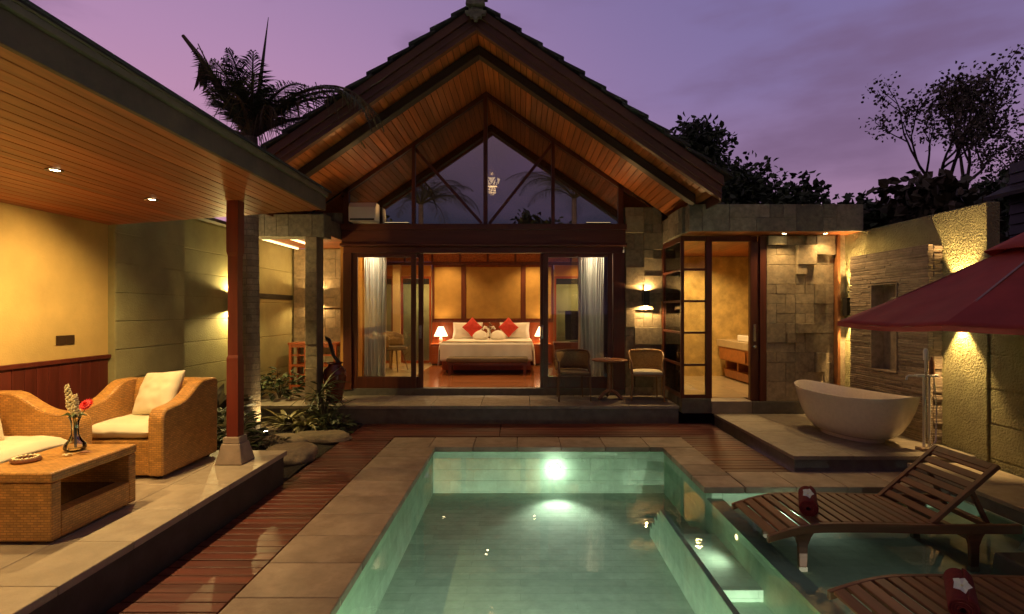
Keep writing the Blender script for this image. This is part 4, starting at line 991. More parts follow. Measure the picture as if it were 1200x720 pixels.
# ------------------------------------------------------------------ sun loungers
def lounger(loc, label):
    t = empty('sun_lounger', loc, label, 'sun lounger', 0, 'timber sun loungers in the shallow ledge'); wd = .69; ln = 1.88; zt = .36
    def zc(x):                                   # top of the rail: drops at the foot end
        k = max(0, (.42 - x)/.42); return zt - .085*k**1.7 + .012*math.sin(min(1, x/1.2)*math.pi)
    for s in (-1, 1):
        b = MB(); xs = [i*ln/24 for i in range(25)]
        pts = [(x, 0, zc(x)) for x in xs] + [(x, 0, zc(x) - (.05 + .018*min(1, x/.4))) for x in reversed(xs)]
        y0 = s*(wd/2) - (.034 if s > 0 else 0)
        b.prism([(p[0], y0, p[2]) for p in pts], (0, .034, 0)); b.build('side_rail', m_loungx, t, bevel=.006)
    b = MB(); x = .02
    while x < 1.24:
        a, c = x, x+.062; za, zc_ = zc(a)+.001, zc(c)+.001
        b.prism([(a,-wd/2+.036,za-.02),(c,-wd/2+.036,zc_-.02),(c,-wd/2+.036,zc_),(a,-wd/2+.036,za)], (0, wd-.072, 0)); x += .0795
    b.build('seat_slats', m_loung, t, bevel=.004, seg=1)
    hx_, hz_ = 1.245, zt-.01; L_ = .66; an = R(41); ca_, sa_ = math.cos(an), math.sin(an)
    def bp(u, y, o=0): return (hx_ + u*ca_ - o*sa_, y, hz_ + u*sa_ + o*ca_)
    b = MB()
    for s in (-1, 1): b.bar(bp(0, s*(wd/2-.057)), bp(L_, s*(wd/2-.057)), .042, .032, up=(-sa_,0,ca_))
    b.bar(bp(L_-.03, -wd/2+.08), bp(L_-.03, wd/2-.08), .06, .028, up=(-sa_,0,ca_)); bk = b.build('backrest', m_loungx, t, bevel=.004)
    b = MB(); u = .04
    while u < L_-.09:
        b.bar(bp(u+.03, -wd/2+.08), bp(u+.03, wd/2-.08), .058, .018, up=(-sa_,0,ca_)); u += .088
    b.build('back_slats', m_loung, bk, bevel=.004, seg=1)
    for s in (-1, 1): MB().bar(bp(.44, s*.2, -.02), (hx_+.50, s*.2, .31), .03, .03, up=(0,1,0)).build('prop_strut', m_loung, t, bevel=.003)
    MB().box(hx_+.47, hx_+.52, -wd/2+.036, wd/2-.036, .285, .325).build('cross_bar', m_loung, t, bevel=.004)
    for x in (.27, 1.55):
        for s in (-1, 1):
            b = MB(); y0 = s*(wd/2-.036) - (.032 if s > 0 else 0)
            b.prism([(x-.07,y0,.305),(x+.10,y0,.305),(x+.065,y0,.25),(x+.042,y0,.19),(x+.036,y0,.035),(x-.022,y0,.035),(x-.026,y0,.19),(x-.045,y0,.25)], (0,.032,0)); lg = b.build('leg', m_loungx, t, bevel=.004)
            MB().box(x-.024, x+.038, y0-.002, y0+.034, 0, .034).build('foot_block', m_coping, lg)
        MB().box(x-.02, x+.03, -wd/2+.07, wd/2-.07, .22, .26).build('cross_bar', m_loung, t, bevel=.004)
    return t
lounger((1.83, 4.25, LG), 'slatted teak sun lounger with raised back below the bathtub platform'); lounger((1.83, 2.82, LG), 'slatted teak sun lounger nearest the camera cropped at the corner')
def towel_roll(loc, label, rz):
    t = empty('towel_roll', loc, label, 'rolled towel', rz, 'rolled maroon towels on the loungers')
    b = MB(); n_ = 90; turns = 4.2; pts = []
    for i in range(n_+1):
        u = i/n_; a = u*turns*2*math.pi; r = .010 + .052*u; pts.append((r*math.cos(a), r*math.sin(a)))
    L2 = .20
    rows = [-L2, -L2+.012] + [-L2 + .42*k/8 for k in range(1,8)] + [L2-.012, L2]
    vs = []; fs = []
    for j, y in enumerate(rows):
        sh = .94 if j in (0, len(rows)-1) else 1
        for i, (x, z) in enumerate(pts):
            wv = 1 + .02*noise.noise((x*20, y*9, z*20)); vs.append((x*sh*wv, y, z*sh*wv + .063))
    Wd = n_+1
    for j in range(len(rows)-1):
        for i in range(n_): fs.append((j*Wd+i, j*Wd+i+1, (j+1)*Wd+i+1, (j+1)*Wd+i))
    b.add(vs, fs); b.build('towel', m_towel, t, smooth=70, recalc=False, solid=.010)
    b = MB()
    for k in range(5):
        a = k*1.257; RX = Matrix.Rotation(R(42), 3, 'X'); u = Vector((math.cos(a), math.sin(a), 0)); wv = Vector((-math.sin(a), math.cos(a), 0))*.019; c0 = Vector((.0, -.10, .150))
        b.add([c0+RX@p_ for p_ in (Vector((0,0,0)), u*.024+wv+Vector((0,0,.006)), u*.044, u*.026-wv+Vector((0,0,.010)))], [(0,1,2,3)])
    b.build('frangipani', m_frang, t, recalc=False)
    b = MB(); b.box(-.016,.016,-.225,-.215,.05,.09) if False else b.lathe([(0,.143),(.008,.150),(0,.157)], 8, (0,-.104,0), close=False); b.build('flower_heart', m_bloom, t)
towel_roll((2.30, 4.24, LG+.362), 'rolled maroon towel with white flower on the lounger below the bathtub', R(-27)); towel_roll((2.36, 2.84, LG+.362), 'rolled maroon towel with white flower on the lounger nearest the camera', R(-36))
t = empty('stone_block', (3.52, 3.62, LG), 'low black stone block standing in shallow water between the loungers', 'stone block')
MB().frustum(0,0,0,.24,.38,.34,.30,.26).build('block', m_dstone, t, bevel=.02)

# ------------------------------------------------------------------ bedroom
F0 = .40
t = empty('bed', (-.75, 12.6, F0), 'wide bed with white cover and gold edged throw facing the open doors', 'bed')
MB().box(-.98, .98, -1.0, 1.06, .06, .36).build('base', m_bedw, t, bevel=.01); MB().box(-.90, .90, -.9, 1.0, 0, .058).build('plinth', m_black, t)
b = MB()
def cover(u, v):
    # cross-section over the mattress: hangs at both sides; v along the length
    s = (u*2-1)*1.52; w_ = 1.03; y = -1.07 + v*2.10
    if abs(s) <= w_-.06: x, z = s, .66 + .02*noise.noise((s*2, y*2, 1))
    else:
        e = abs(s)-(w_-.06); x = math.copysign((w_-.06) + .075*min(1, e/.09) + .05*max(0, e-.1) + .014*math.sin(y*13)*min(1, e*4), s); z = .66 - max(0, e-.03)*(.97) 
    if v < .045: z = min(z, .66 - .30*(1 - v/.045)*.5)
    return (x, y, z)
b.grid(cover, 64, 46); b.build('bed_cover', m_white, t, smooth=70, recalc=False, solid=.012)
b = MB(); b.grid(lambda u, v: (-1.01+2.02*u, -1.075 + .012*math.sin(u*40)*(1-v), .26 + .395*v), 50, 8); b.build('bed_cover_front', m_white, t, smooth=70, recalc=False, solid=.01)
MB().box(-.96, .96, -.98, 1.04, .361, .642).build('mattress', m_white, t, bevel=.04)
b = MB(); b.grid(lambda u, v: (lambda p: (p[0]*1.006, p[1], p[2]+.014))(cover(.17+u*.66, .05+v*.13)), 50, 5); b.build('gold_border', m_tan, t, smooth=70, recalc=False, solid=.006)
pk = []
for x, lab in ((-.52,''), (.52,'')):
    for y, d, h in ((.92, 0, .44), (.76, .10, .42)):
        pk.append((x + math.copysign(-.06 if d else .08, x), y, h, d))
names = ['white pillow at the back on the lamp side of the bed', 'white pillow in front on the lamp side of the bed', 'white pillow at the back on the curtain side of the bed', 'white pillow in front on the curtain side of the bed']
for (x, y, h, d), lab in zip(pk, names):
    tag(pillow('bed_pillow', .80 if not d else .74, h, .2, m_white, (-.75+x, 12.6+y, F0+.66+h*.46), (R(-16), 0, 0), seed=x*3+y), lab, 'pillow', 'white pillows on the bed')
for x, lab in ((-.45, 'scarlet diamond cushion on the lamp side of the bed'), (.45, 'scarlet diamond cushion on the curtain side of the bed')):
    tag(pillow('diamond_cushion', .38, .38, .15, m_redc, (-.75+x, 13.18, F0+.66+.29), (R(-16), R(45), 0), seed=x), lab, 'cushion', 'red cushions on the bed')
def swan(x, s, label):
    t = empty('towel_swan', (-.75+x, 12.82, F0+.672), label, 'folded towel', 0, 'folded towel swans on the bed')
    MB().lathe([(0,0),(.13,.0),(.17,.05),(.16,.11),(.11,.17),(.05,.21),(0,.22)], 20, sx=1.15, sy=.9, close=False).build('body', m_white, t, smooth=60)
    MB().tube([(s*.14,-.06,.06),(s*.22,-.08,.16),(s*.19,-.08,.27),(s*.10,-.08,.30),(s*.06,-.08,.24)], [.05,.045,.04,.035,.02], 12).build('neck', m_white, t, smooth=60)
swan(-.22, 1, 'white towel folded as a swan nearer the bedside lamp'); swan(.20, -1, 'white towel folded as a swan nearer the curtain side of the bed')
t = empty('flower_sprig', (-.74, 12.70, F0+.68), 'dark red flower sprig between the towel swans', 'flower')
b = MB(); b.tube([(0,0,0),(.01,0,.18),(.0,0,.36)], .006, 6); b.tube([(.005,0,.12),(-.08,0,.22),(-.12,0,.2)], .004, 5); b.tube([(.005,0,.2),(.09,0,.28),(.11,0,.24)], .004, 5); b.build('stem', m_stem, t)
b = MB()
for x, z in ((0,.38),(.03,.34),(-.03,.30),(.02,.27)): b.lathe([(0,-.03),(.028,-.01),(.03,.012),(0,.03)], 8, (x,0,z), close=False)
b.build('blooms', m_coco, t, smooth=50)
t = empty('bed_bench', (-.70, 11.30, F0), 'low upholstered bench at the foot of the bed', 'bench')
MB().box(-.86, .86, -.2, .2, .27, .37).build('seat', m_darkw, t, bevel=.03, seg=3); MB().box(-.84, .84, -.185, .185, .22, .269).build('frame', m_frame, t)
for sx in (-1,1):
    for sy in (-1,1): MB().box(sx*.79-.03, sx*.79+.03, sy*.15-.03, sy*.15+.03, 0, .219).build('leg', m_frame, t)
def nightstand(x, lab):
    t = empty('nightstand', (x, 13.45, F0), lab, 'nightstand', 0, 'nightstands beside the bed')
    MB().box(-.23, .23, -.2, .25, .04, .50).build('carcass', m_bedw, t, bevel=.004); MB().box(-.25, .25, -.22, .26, .501, .53).build('top', m_bedw, t, bevel=.005); MB().box(-.2,.2,-.17,.2,0,.039).build('plinth', m_black, t)
    for z0 in (.07, .285):
        d = MB().box(-.21, .21, -.215, -.201, z0, z0+.195).build('drawer', m_bedw, t, bevel=.004); MB().box(-.05,.05,-.228,-.216,z0+.13,z0+.145).build('handle', m_brass, d)
    return t
nightstand(-2.02, 'red brown nightstand with two drawers on the desk side of the bed'); nightstand(.53, 'red brown nightstand mostly hidden by the open sliding door stile')
def table_lamp(x, lab):
    t = empty('table_lamp', (x, 13.42, F0+.531), lab, 'lamp', 0, 'lit table lamps beside the bed')
    MB().lathe([(0,0),(.07,0),(.075,.015),(.03,.03),(.045,.07),(.05,.11),(.025,.16),(.012,.2),(.012,.26),(0,.26)], 18, close=False).build('lamp_base', m_porc, t, smooth=50)
    MB().lathe([(.175,.19),(.065,.43)], 28, close=False).build('lamp_shade', m_shade, t, smooth=50, recalc=False, solid=.004)
    lamp('POINT', (0,0,.31), 9, (1,.60,.24), .05, parent=t); lamp('SPOT', (0,0,.42), 14, (1,.60,.24), .04, (0,.12,1), 120, .6, parent=t); lamp('SPOT', (0,-.0,.20), 12, (1,.6,.24), .04, (0,0,-1), 150, .6, parent=t)
table_lamp(-2.02, 'lit table lamp with white cone shade on the desk side nightstand'); table_lamp(.53, 'lit table lamp with white cone shade half hidden by the sliding door stile')
# desk, desk chair
t = empty('desk', (-3.35, 12.3, F0), 'pale wooden desk with turned foot behind the sheer curtain', 'desk')
MB().box(-.40, .34, -.32, .32, .70, .74).build('tabletop', m_chairw, t, bevel=.008)
for sx, sy in ((-.3,-.24),(.26,-.24),(-.3,.24),(.26,.24)): MB().tube([(sx,sy,0),(sx*.95,sy*.95,.70)], [.018,.026], 8).build('leg', m_chairw, t)
t = empty('desk_chair', (-2.86, 12.0, F0), 'round backed desk chair with splayed legs at the pale desk', 'chair', R(72)); t.scale = (1.16,)*3
def darc(a, z, r=.25): return (r*math.sin(a), .02+r*.9*math.cos(a), z)
b = MB(); b.grid(lambda u, v: darc(R(105)*(u*2-1), .47 + (.30-.10*abs(u*2-1)**3)*v, .26), 26, 4); b.build('backrest', m_cane, t, smooth=60, solid=.02, recalc=False)
MB().lathe([(0,.41),(.23,.41),(.25,.43),(.24,.48),(0,.49)], 24, close=False).build('seat', m_darkw, t, smooth=50)
for k in range(4):
    a = R(45+90*k); MB().tube([(.15*math.cos(a),.15*math.sin(a),.41),(.27*math.cos(a),.27*math.sin(a),0)], [.018,.011], 8).build('leg', m_chaird, t)
t = empty('television', (1.36, 12.6, F0+.62), 'black flat television standing on the console behind the right curtain', 'television')
MB().box(-.30, .42, -.025, .025, .05, .74).build('screen', m_blackg, t, bevel=.008); MB().box(-.18, .26, -.09, .09, 0, .02).build('stand', m_black, t); MB().box(0, .08, -.02, .02, .02, .05).build('neck', m_black, t)
t = empty('console_table', (1.5, 12.6, F0), 'dark media console under the television', 'console')
MB().box(-.72, .75, -.24, .24, .56, .618).build('top', m_frameh, t, bevel=.005); MB().box(-.70, .73, -.22, .23, .25, .559).build('drawer_box', m_frameh, t)
for sx in (-.66, .69):
    for sy in (-.18,.18): MB().box(sx-.025, sx+.025, sy-.025, sy+.025, 0, .249).build('leg', m_frameh, t)
for xs, lab in (((-2.93, -2.50), 'gathered white sheer curtain by the desk side sliding door'), ((1.06, 1.58), 'gathered white sheer curtain by the sliding door behind the terrace chair')):
    b = MB(); x0, x1 = xs; k_ = 11 if x0 < 0 else 14
    b.grid(lambda u, v: (x0 + (x1-x0)*(u + .012*math.sin(u*k_*6.28*.5+1)) + .015*math.sin(v*3+u*5), 9.86 + .045*math.sin(u*k_*6.28 + .6*math.sin(v*4)) * (.75+.25*v) + .01*math.sin(v*9+u*30), F0+.015 + 2.70*v), 150, 16)
    tag(b.build('curtain', m_sheer, smooth=80, recalc=False, solid=.003), lab, 'curtain', 'white curtains inside the sliding doors')
# pendant lantern and air conditioner in the gable void
t = empty('pendant_lantern', (-.56, 10.4, 4.20), 'lit pendant lantern hanging behind the gable glass', 'pendant lamp')
b = MB()
for k in range(6):
    a, c = k*math.pi/3, (k+1)*math.pi/3
    for r0, z0, r1, z1 in ((.15,.0,.19,.16),): 
        p = [Vector((r0*math.cos(a),r0*math.sin(a),z0)), Vector((r1*math.cos(a),r1*math.sin(a),z1)), Vector((r1*math.cos(c),r1*math.sin(c),z1)), Vector((r0*math.cos(c),r0*math.sin(c),z0))]
        for i, j in ((0,1),(1,2),(0,3)): b.bar(p[i], p[j], .018, .018)
        mid = (p[0]+p[3])/2; b.bar(p[1], mid, .014, .014); b.bar(p[2], mid, .014, .014)
    b.bar((.19*math.cos(a),.19*math.sin(a),.16), (.01*math.cos(a),.01*math.sin(a),.42), .010, .010)
b.tube([(0,0,.42),(0,0,1.36)], .006, 6); b.build('cage', m_brass, t)
lamp('POINT', (0,0,.26), 1.2, WARM, .03, parent=t)
MB().lathe([(0,.01),(.12,.01),(.155,.15),(0,.155)], 6, close=False).build('glowing_shade', m_bulbs, t)
lamp('POINT', (0,0,-.08), 4, WARM, .08, parent=t)
t = empty('air_conditioner', (-2.70, 9.06, 3.274), 'white split air conditioner resting on the door beam below the gable glass', 'air conditioner')
MB().prism([(-.22,-.10,.0),(-.22,.16,.0),(-.22,.16,.33),(-.22,-.05,.33),(-.22,-.10,.24)], (.47,0,0)).build('case', m_acw, t, bevel=.02, seg=3); MB().box(-.19,.22,-.106,-.099,.02,.05).build('louvre', m_black, t)
# uplights on top of the door beam wash the soffit
for x, lab in ((-2.15, 'linear uplight on the door beam at the porch side'), (1.35, 'linear uplight on the door beam at the stone pier side')):
    d = empty('beam_uplight', (x, FY-.115, 3.272), lab, 'uplight', 0, 'linear uplights lying on the door beam')
    MB().box(-.22, .22, -.02, .02, 0, .018).build('housing', m_black, d); MB().box(-.21, .21, -.012, .012, .0182, .021).build('diffuser', m_bulbs, d)
    lamp('SPOT', (0,-.02,.05), 9, (1,.52,.17), .08, (0,-.75,1), 150, .9, parent=d)
# porch console
t = empty('fretwork_console', (-3.90, 10.12, .271), 'red wooden console with open square fretwork under the porch', 'console')
b = MB()
for x in (-.42,.42):
    for y in (-.18,.18): b.box(x-.025,x+.025,y-.025,y+.025,0,.85)
for z in (.06,.44,.80): b.box(-.395,.395,-.2,-.16,z,z+.045); b.box(-.395,.395,.16,.2,z,z+.045)
for x in (-.14,.14): b.box(x-.018,x+.018,-.195,-.165,.105,.44); b.box(x-.018,x+.018,-.195,-.165,.485,.80)
for z in (.27,.64): b.box(-.395,.395,-.19,-.17,z,z+.03)
b.build('frame', m_bedw, t); MB().box(-.46,.46,-.22,.22,.851,.89).build('top', m_bedw, t, bevel=.006)
# glazed pot
t = empty('glazed_pot', (-3.03, 8.64, .272), 'tall dark red glazed pot with dark handle beside the porch pillar', 'pot')
MB().lathe([(0,0),(.10,0),(.115,.03),(.13,.12),(.165,.32),(.185,.44),(.165,.53),(.11,.585),(.10,.615),(.13,.64),(.12,.645),(.09,.61),(0,.58)], 28, close=False).build('body', m_pot, t, smooth=50)
MB().tube([(.09,0,.60),(-.02,0,.75),(-.10,0,1.02),(-.14,0,1.06),(-.12,0,.98)], [.03,.028,.03,.035,.01], 10).build('handle', m_black, t, smooth=50)
# bathroom vanity
t = empty('bath_vanity', (4.57, 10.3, .362), 'orange timber vanity with pale stone top inside the bathroom', 'vanity')
MB().box(-.42, .32, -.65, .9, .66, .80).build('stone_top', m_iborder, t, bevel=.006)
MB().prism([(-.36,-.60,.38),(.318,-.60,.38),(.318,-.60,.655),(-.40,-.60,.655)], (0,1.45,0)).build('drawer_box', m_vanity, t, bevel=.004)
MB().prism([(-.28,-.52,.03),(.318,-.52,.03),(.318,-.52,.20),(-.32,-.52,.20)], (0,1.3,0)).build('plinth', m_vanity, t, bevel=.004)
for y in (-.5,.1,.7): MB().box(-.30,.318,y-.03,y+.03,.201,.379).build('divider', m_vanity, t)
MB().box(-.412,-.402,-.5,.75,.41,.63).build('drawer', m_vanity, t, bevel=.003)
t = empty('wash_basin', (4.50, 10.15, 1.163), 'white rectangular basin with chrome tap on the vanity', 'basin')
MB().box(-.22,.24,-.3,.3,0,.12).build('bowl', m_porc, t, bevel=.02, seg=3); MB().tube([(.2,0,.12),(.2,0,.30),(.12,0,.34),(.04,0,.32)], .014, 8).build('tap', m_steel, t, smooth=50)
for i, (y, h, lab) in enumerate(((9.78, .16, 'small clear toiletry bottle nearest on the vanity'), (9.86, .20, 'taller clear toiletry bottle behind the small one on the vanity'))):
    tag(MB().lathe([(0,0),(.03,0),(.03,h*.7),(.012,h*.82),(.012,h),(0,h)], 12, close=False).build('toiletry_bottle', m_porc, smooth=40, loc=(4.30+.05*i, y, 1.163)), lab, 'bottle')
tag(MB().box(-.04,.04,-.008,0,-.05,.05).build('switch_plate', m_brass, loc=(3.05, 11.345, 1.55), bevel=.003), 'small dark switch plate on the travertine bathroom wall', 'light switch')
# ------------------------------------------------------------------ plants
def leafquad(b, p, d, up, l, w, fold=.15):
    d = d.normalized(); s = d.cross(up)
    s = s.normalized() if s.length > 1e-4 else Vector((1,0,0)); nrm = s.cross(d)
    a = p + d*l*.32; m = p + d*l*.68; k = nrm*l*fold*.3
    b.add([p, a + s*w*.46 + k, m + s*w*.5 + k, p + d*l - nrm*l*fold, m - s*w*.5 + k, a - s*w*.46 + k], [(0,1,2,3),(0,3,4,5)])
def rvec(q, zb=0):
    while True:
        v = Vector((q.uniform(-1,1), q.uniform(-1,1), q.uniform(-1,1)))
        if .1 < v.length < 1: v.z += zb; return v.normalized()
def frond(b, bs, base, az, el, L_, droop, q, nl=44, ll=.55, lw=.018, hang=.25, wild=.2, from_=.12, fwd=.9):
    p = Vector(base); path = [p.copy()]; n = 16; e = el
    for i in range(n):
        e -= droop/n*(.4 + 1.4*i/n); d = Vector((math.cos(az)*math.cos(e), math.sin(az)*math.cos(e), math.sin(e))); p = p + d*L_/n; path.append(p.copy())
    bs.tube(path, [.028*(1-i/(n+2))+.004 for i in range(n+1)], 5)
    for k in range(nl):
        u = from_ + (1-from_)*k/nl; f = u*n; i = min(n-1, int(f)); pp = path[i].lerp(path[i+1], f-i); t = (path[i+1]-path[i]).normalized()
        s = t.cross(Vector((0,0,1))); s = s.normalized() if s.length > 1e-3 else Vector((1,0,0))
        ln = ll*math.sin(math.pi*min(1, .22+u*.75))*q.uniform(.75,1.1)
        for sg in (-1, 1):
            if q.random() < wild*.35: continue
            d = (s*sg + t*fwd + Vector((0,0,-hang*q.uniform(.5,1.5))) + rvec(q)*wild).normalized()
            m = pp + d*ln*.5 + Vector((0,0,.02)); e2 = pp + d*ln + Vector((0,0,-hang*ln*.5)); wv = t*lw/2
            b.add([pp - wv*.5, pp + wv*.5, m + wv, e2, m - wv], [(0,1,2,4),(4,2,3)])
def palm(name, loc, h, label, fr, seed, trunk_r=.12, group=None, dead=(), lean=0, ll=.55, wild=.2, nl_=44):
    q = random.Random(seed); t = empty(name, loc, label, 'palm tree', 0, group)
    b = MB(); pr = []; n = int(h/.09)
    for i in range(n+1):
        z = h*i/n; r = trunk_r*(1.12 - .35*z/h) * (1 + (.025 if i % 2 else -.01)); pr.append((r, z))
    b.lathe(pr, 20); b.build('trunk', m_trunk, t, smooth=70)
    b = MB(); bs = MB(); c = (0,0,h-.02)
    for az, el, L_, dr in fr: frond(b, bs, c, R(az), R(el), L_, R(dr), q, ll=ll, wild=wild, nl=nl_)
    b.build('crown', m_frond, t, recalc=False); bs.build('frond_stalks', m_leafb, t, recalc=False)
    if dead:
        b = MB(); bs = MB()
        for az, el, L_, dr, nl in dead: frond(b, bs, c, R(az), R(el), L_, R(dr), q, nl=nl, ll=.34, lw=.022, hang=1.6, wild=.7)
        b.build('dead_fronds', m_dead, t, recalc=False); bs.build('dead_stalks', m_dead, t, recalc=False)
    return t
q = random.Random(3)
# the palm beside the pavilion post: bristling upright crown, a snapped frond on one side, two arching toward the gable
fr = [(q.uniform(0,360), q.uniform(58,88), q.uniform(.85,1.3), q.uniform(5,40)) for k in range(9)] + [(-60,62,1.1,60),(-100,70,1.1,50),(60,55,1.0,60),(0,50,2.1,100),(-10,48,2.45,112),(-22,44,2.55,112),(12,40,1.8,95),(-30,58,1.4,80),(168,62,.9,40)]
T = palm('palm_tree', (-3.80, 7.45, .0), 4.2, 'palm tree with ragged crown rising behind the red post', fr, 11, .118, dead=[(178,58,1.55,-6,12),(10,70,1.1,60,26),(-80,60,.9,80,22),(200,30,1.0,140,20),(-40,60,1.0,120,22),(-15,50,2.5,118,30)], ll=.42, wild=.16, nl_=52)
MB().tube([(0,0,4.1),(.10,0,4.7),(.17,.02,5.35),(.24,.02,5.9)], [.05,.035,.02,.004], 8).build('spear_leaf', m_leafb, T, smooth=60)
b = MB(); b.tube([(-.02,0,4.2),(-.40,0,4.80),(-.72,-.02,5.34),(-.94,-.02,5.62)], [.055,.045,.036,.024], 8)
for k in range(26): leafquad(b, Vector((-.68+q.uniform(-.06,.05),q.uniform(-.05,.05),5.24)), Vector((q.uniform(-.3,.2),0,-1)), Vector((0,1,0)), q.uniform(.2,.42), .02)
b.build('snapped_frond', m_dead, T, recalc=False)
gl = empty('ground_uplight', (-3.575, 7.42, .02), 'small lit uplight at the foot of the palm trunk', 'uplight')
MB().lathe([(0,0),(.04,0),(.045,.05),(.036,.052),(.036,.045)], 16, close=False).build('housing', m_black, gl, smooth=40); MB().lathe([(0,.04),(.036,.04),(.036,.044),(0,.044)], 14, close=False).build('lens', m_bulb, gl)
lamp('SPOT', (0,0,.07), 30, (1,.72,.3), .03, (-.13,.0,1), 70, .8, parent=gl)

def grow(b, tips, p, d, L_, r, depth, q, spread=.55, up=.15, shrink=.72, kids=(2,3)):
    path = [p]; n = 4; dd = d.copy()
    for i in range(n):
        dd = (dd + rvec(q)*.16 + Vector((0,0,up*.25))).normalized(); path.append(path[-1] + dd*L_/n)
    b.tube(path, [r*(1-.32*i/n) for i in range(n+1)], 7 if depth > 1 else 5)
    if depth == 0: tips.append((path[-1], dd)); tips.append((path[2], dd)); return
    if depth <= 1: tips.append((path[3], dd))
    for k in range(q.randint(*kids)):
        nd = (dd + rvec(q)*spread + Vector((0,0,up))).normalized(); grow(b, tips, path[-1-(k % 2)], nd, L_*shrink*q.uniform(.8,1.15), r*.62, depth-1, q, spread, up, shrink, kids)
def tree(name, loc, label, seed, h, r, depth, leaf, nleaf, lsize, lw, clump, L0, spread=.6, up=.12, shrink=.74, group=None, kids=(2,3), first=(0,0,1)):
    q = random.Random(seed); t = empty(name, loc, label, 'tree', 0, group); b = MB(); tips = []
    p = Vector((0,0,0)); path = [p]; d = Vector(first).normalized()
    for i in range(6): d = (d + rvec(q)*.07 + Vector((0,0,.1))).normalized(); path.append(path[-1] + d*h/6)
    b.tube(path, [r*(1-.05*i) for i in range(7)], 9)
    for k in range(kids[1]+1): grow(b, tips, path[-1-(k % 3)], (d*.6 + rvec(q, .3)*spread*1.3).normalized(), L0*q.uniform(.8,1.2), r*.55, depth, q, spread, up, shrink, kids)
    b.build('trunk', m_bark, t, smooth=60, recalc=False)
    b = MB()
    for tp, td in tips:
        k_ = q.uniform(.55, 1.35)
        for j in range(int(nleaf*k_)):
            o = rvec(q)*clump*q.random()**.5*k_
            pp = tp + Vector((o.x, o.y, o.z*.75)); dd = (rvec(q) + Vector((0,0,-.35)) + o.normalized()*.6).normalized()
            leafquad(b, pp, dd, rvec(q), lsize*q.uniform(.6,1.25), lw*q.uniform(.7,1.2))
    b.build('crown', leaf, t, recalc=False); return t
tree('broadleaf_tree', (4.35, 15.6, 0), 'dense dark tree rising behind the gable eave', 21, 3.6, .2, 3, m_leaf, 90, .18, .10, .62, 1.45, .75, .10, .74)
tree('broadleaf_tree', (9.4, 13.6, 0), 'dense tree with big drooping leaves above the bathroom roof', 23, 2.7, .2, 3, m_leafb, 60, .27, .19, .62, 1.05, .75, .05, .74)
tree('broadleaf_tree', (7.6, 13.4, 0), 'lower leafy tree just above the bathroom fascia', 29, 2.9, .15, 2, m_leaf, 110, .19, .12, .62, .85, .8, .05, .74)
tree('broadleaf_tree', (11.9, 14.6, 0), 'dark leafy tree above the pebbledash wall top', 31, 2.6, .2, 3, m_leaf, 70, .2, .13, .62, .95, .8, .04, .74)
tree('airy_tree', (12.4, 15.2, 0), 'tall airy tree with sparse small leaves and bare branches', 37, 4.0, .15, 4, m_leafb, 20, .10, .07, .42, 1.5, .62, .16, .76, first=(.02,0,1))
tree('airy_tree', (15.6, 16.5, 0), 'second airy tree with thin foliage at the picture edge', 41, 3.1, .14, 4, m_leafb, 18, .10, .07, .42, 1.35, .66, .14, .76)
tree('background_tree', (-9, 19, 0), 'dark tree behind the garden wall', 43, 2.0, .2, 2, m_leaf, 40, .3, .18, .6, .7, .8, .05, .7)
# trees and palms behind the viewpoint, seen mirrored in the gable glass
fr = [(k*27.7, 35+30*((k*7) % 5)/5, 3.4+.9*((k*3) % 4)/4, 80+40*((k*5) % 3)/3) for k in range(19)]
palm('palm_tree', (2.6, -7.0, 0), 7.2, 'palm mirrored in the gable glass beside the lantern', fr, 5, .15, ll=1.0, nl_=60)
palm('palm_tree', (-4.9, -7.4, 0), 7.0, 'palm mirrored in the gable glass on the air conditioner side', [(a+11, e-6, l*.9, d) for a, e, l, d in fr], 6, .15, ll=1.0, nl_=60)
lamp('SPOT', (2.2, -4.6, .3), 700, WARM, .1, (.1,-.38,1), 80, .8, name='garden_uplight_behind'); lamp('SPOT', (-4.2, -5.0, .3), 700, WARM, .1, (-.1,-.4,1), 80, .8, name='garden_uplight_behind')
for i, x in enumerate((-8, -2.2, .6, 7)):
    tree('background_tree', (x, -9.5 - (i % 2), 0), 'dark tree mirrored along the bottom of the gable glass', 50+i, 4.0, .2, 2, m_leaf, 34, .34, .2, .7, 1.2, .8, .06, .74, group='trees mirrored in the gable glass')

def strap_plant(loc, label, n, l, w, seed, m=m_leaf2, el=(35,80), droop=70, group='plants in the garden bed', name='strap_leaf_plant', aim=None):
    q = random.Random(seed); t = empty(name, loc, label, 'plant', 0, group); b = MB()
    for k in range(n):
        az = q.uniform(0, 6.283); e = R(q.uniform(*el)); L_ = l*q.uniform(.6, 1.1); p = Vector((.02*math.cos(az), .02*math.sin(az), 0)); pts = [p.copy()]; dr = R(droop*q.uniform(.6,1.3))
        for i in range(7): e -= dr/7; p = p + Vector((math.cos(az)*math.cos(e), math.sin(az)*math.cos(e), math.sin(e)))*L_/7; pts.append(p.copy())
        s = Vector((-math.sin(az), math.cos(az), 0)); prof = [.35,.75,1,1,.9,.7,.4,.03]
        vs = []; 
        for i, pt in enumerate(pts): vs += [pt - s*w/2*prof[i] + Vector((0,0,.12*w)), pt + Vector((0,0,-.1*w)), pt + s*w/2*prof[i] + Vector((0,0,.12*w))]
        b.add(vs, [(i*3+j, i*3+j+1, i*3+j+4, i*3+j+3) for i in range(7) for j in (0,1)])
    b.build('leaves', m, t, recalc=False, smooth=60); return t
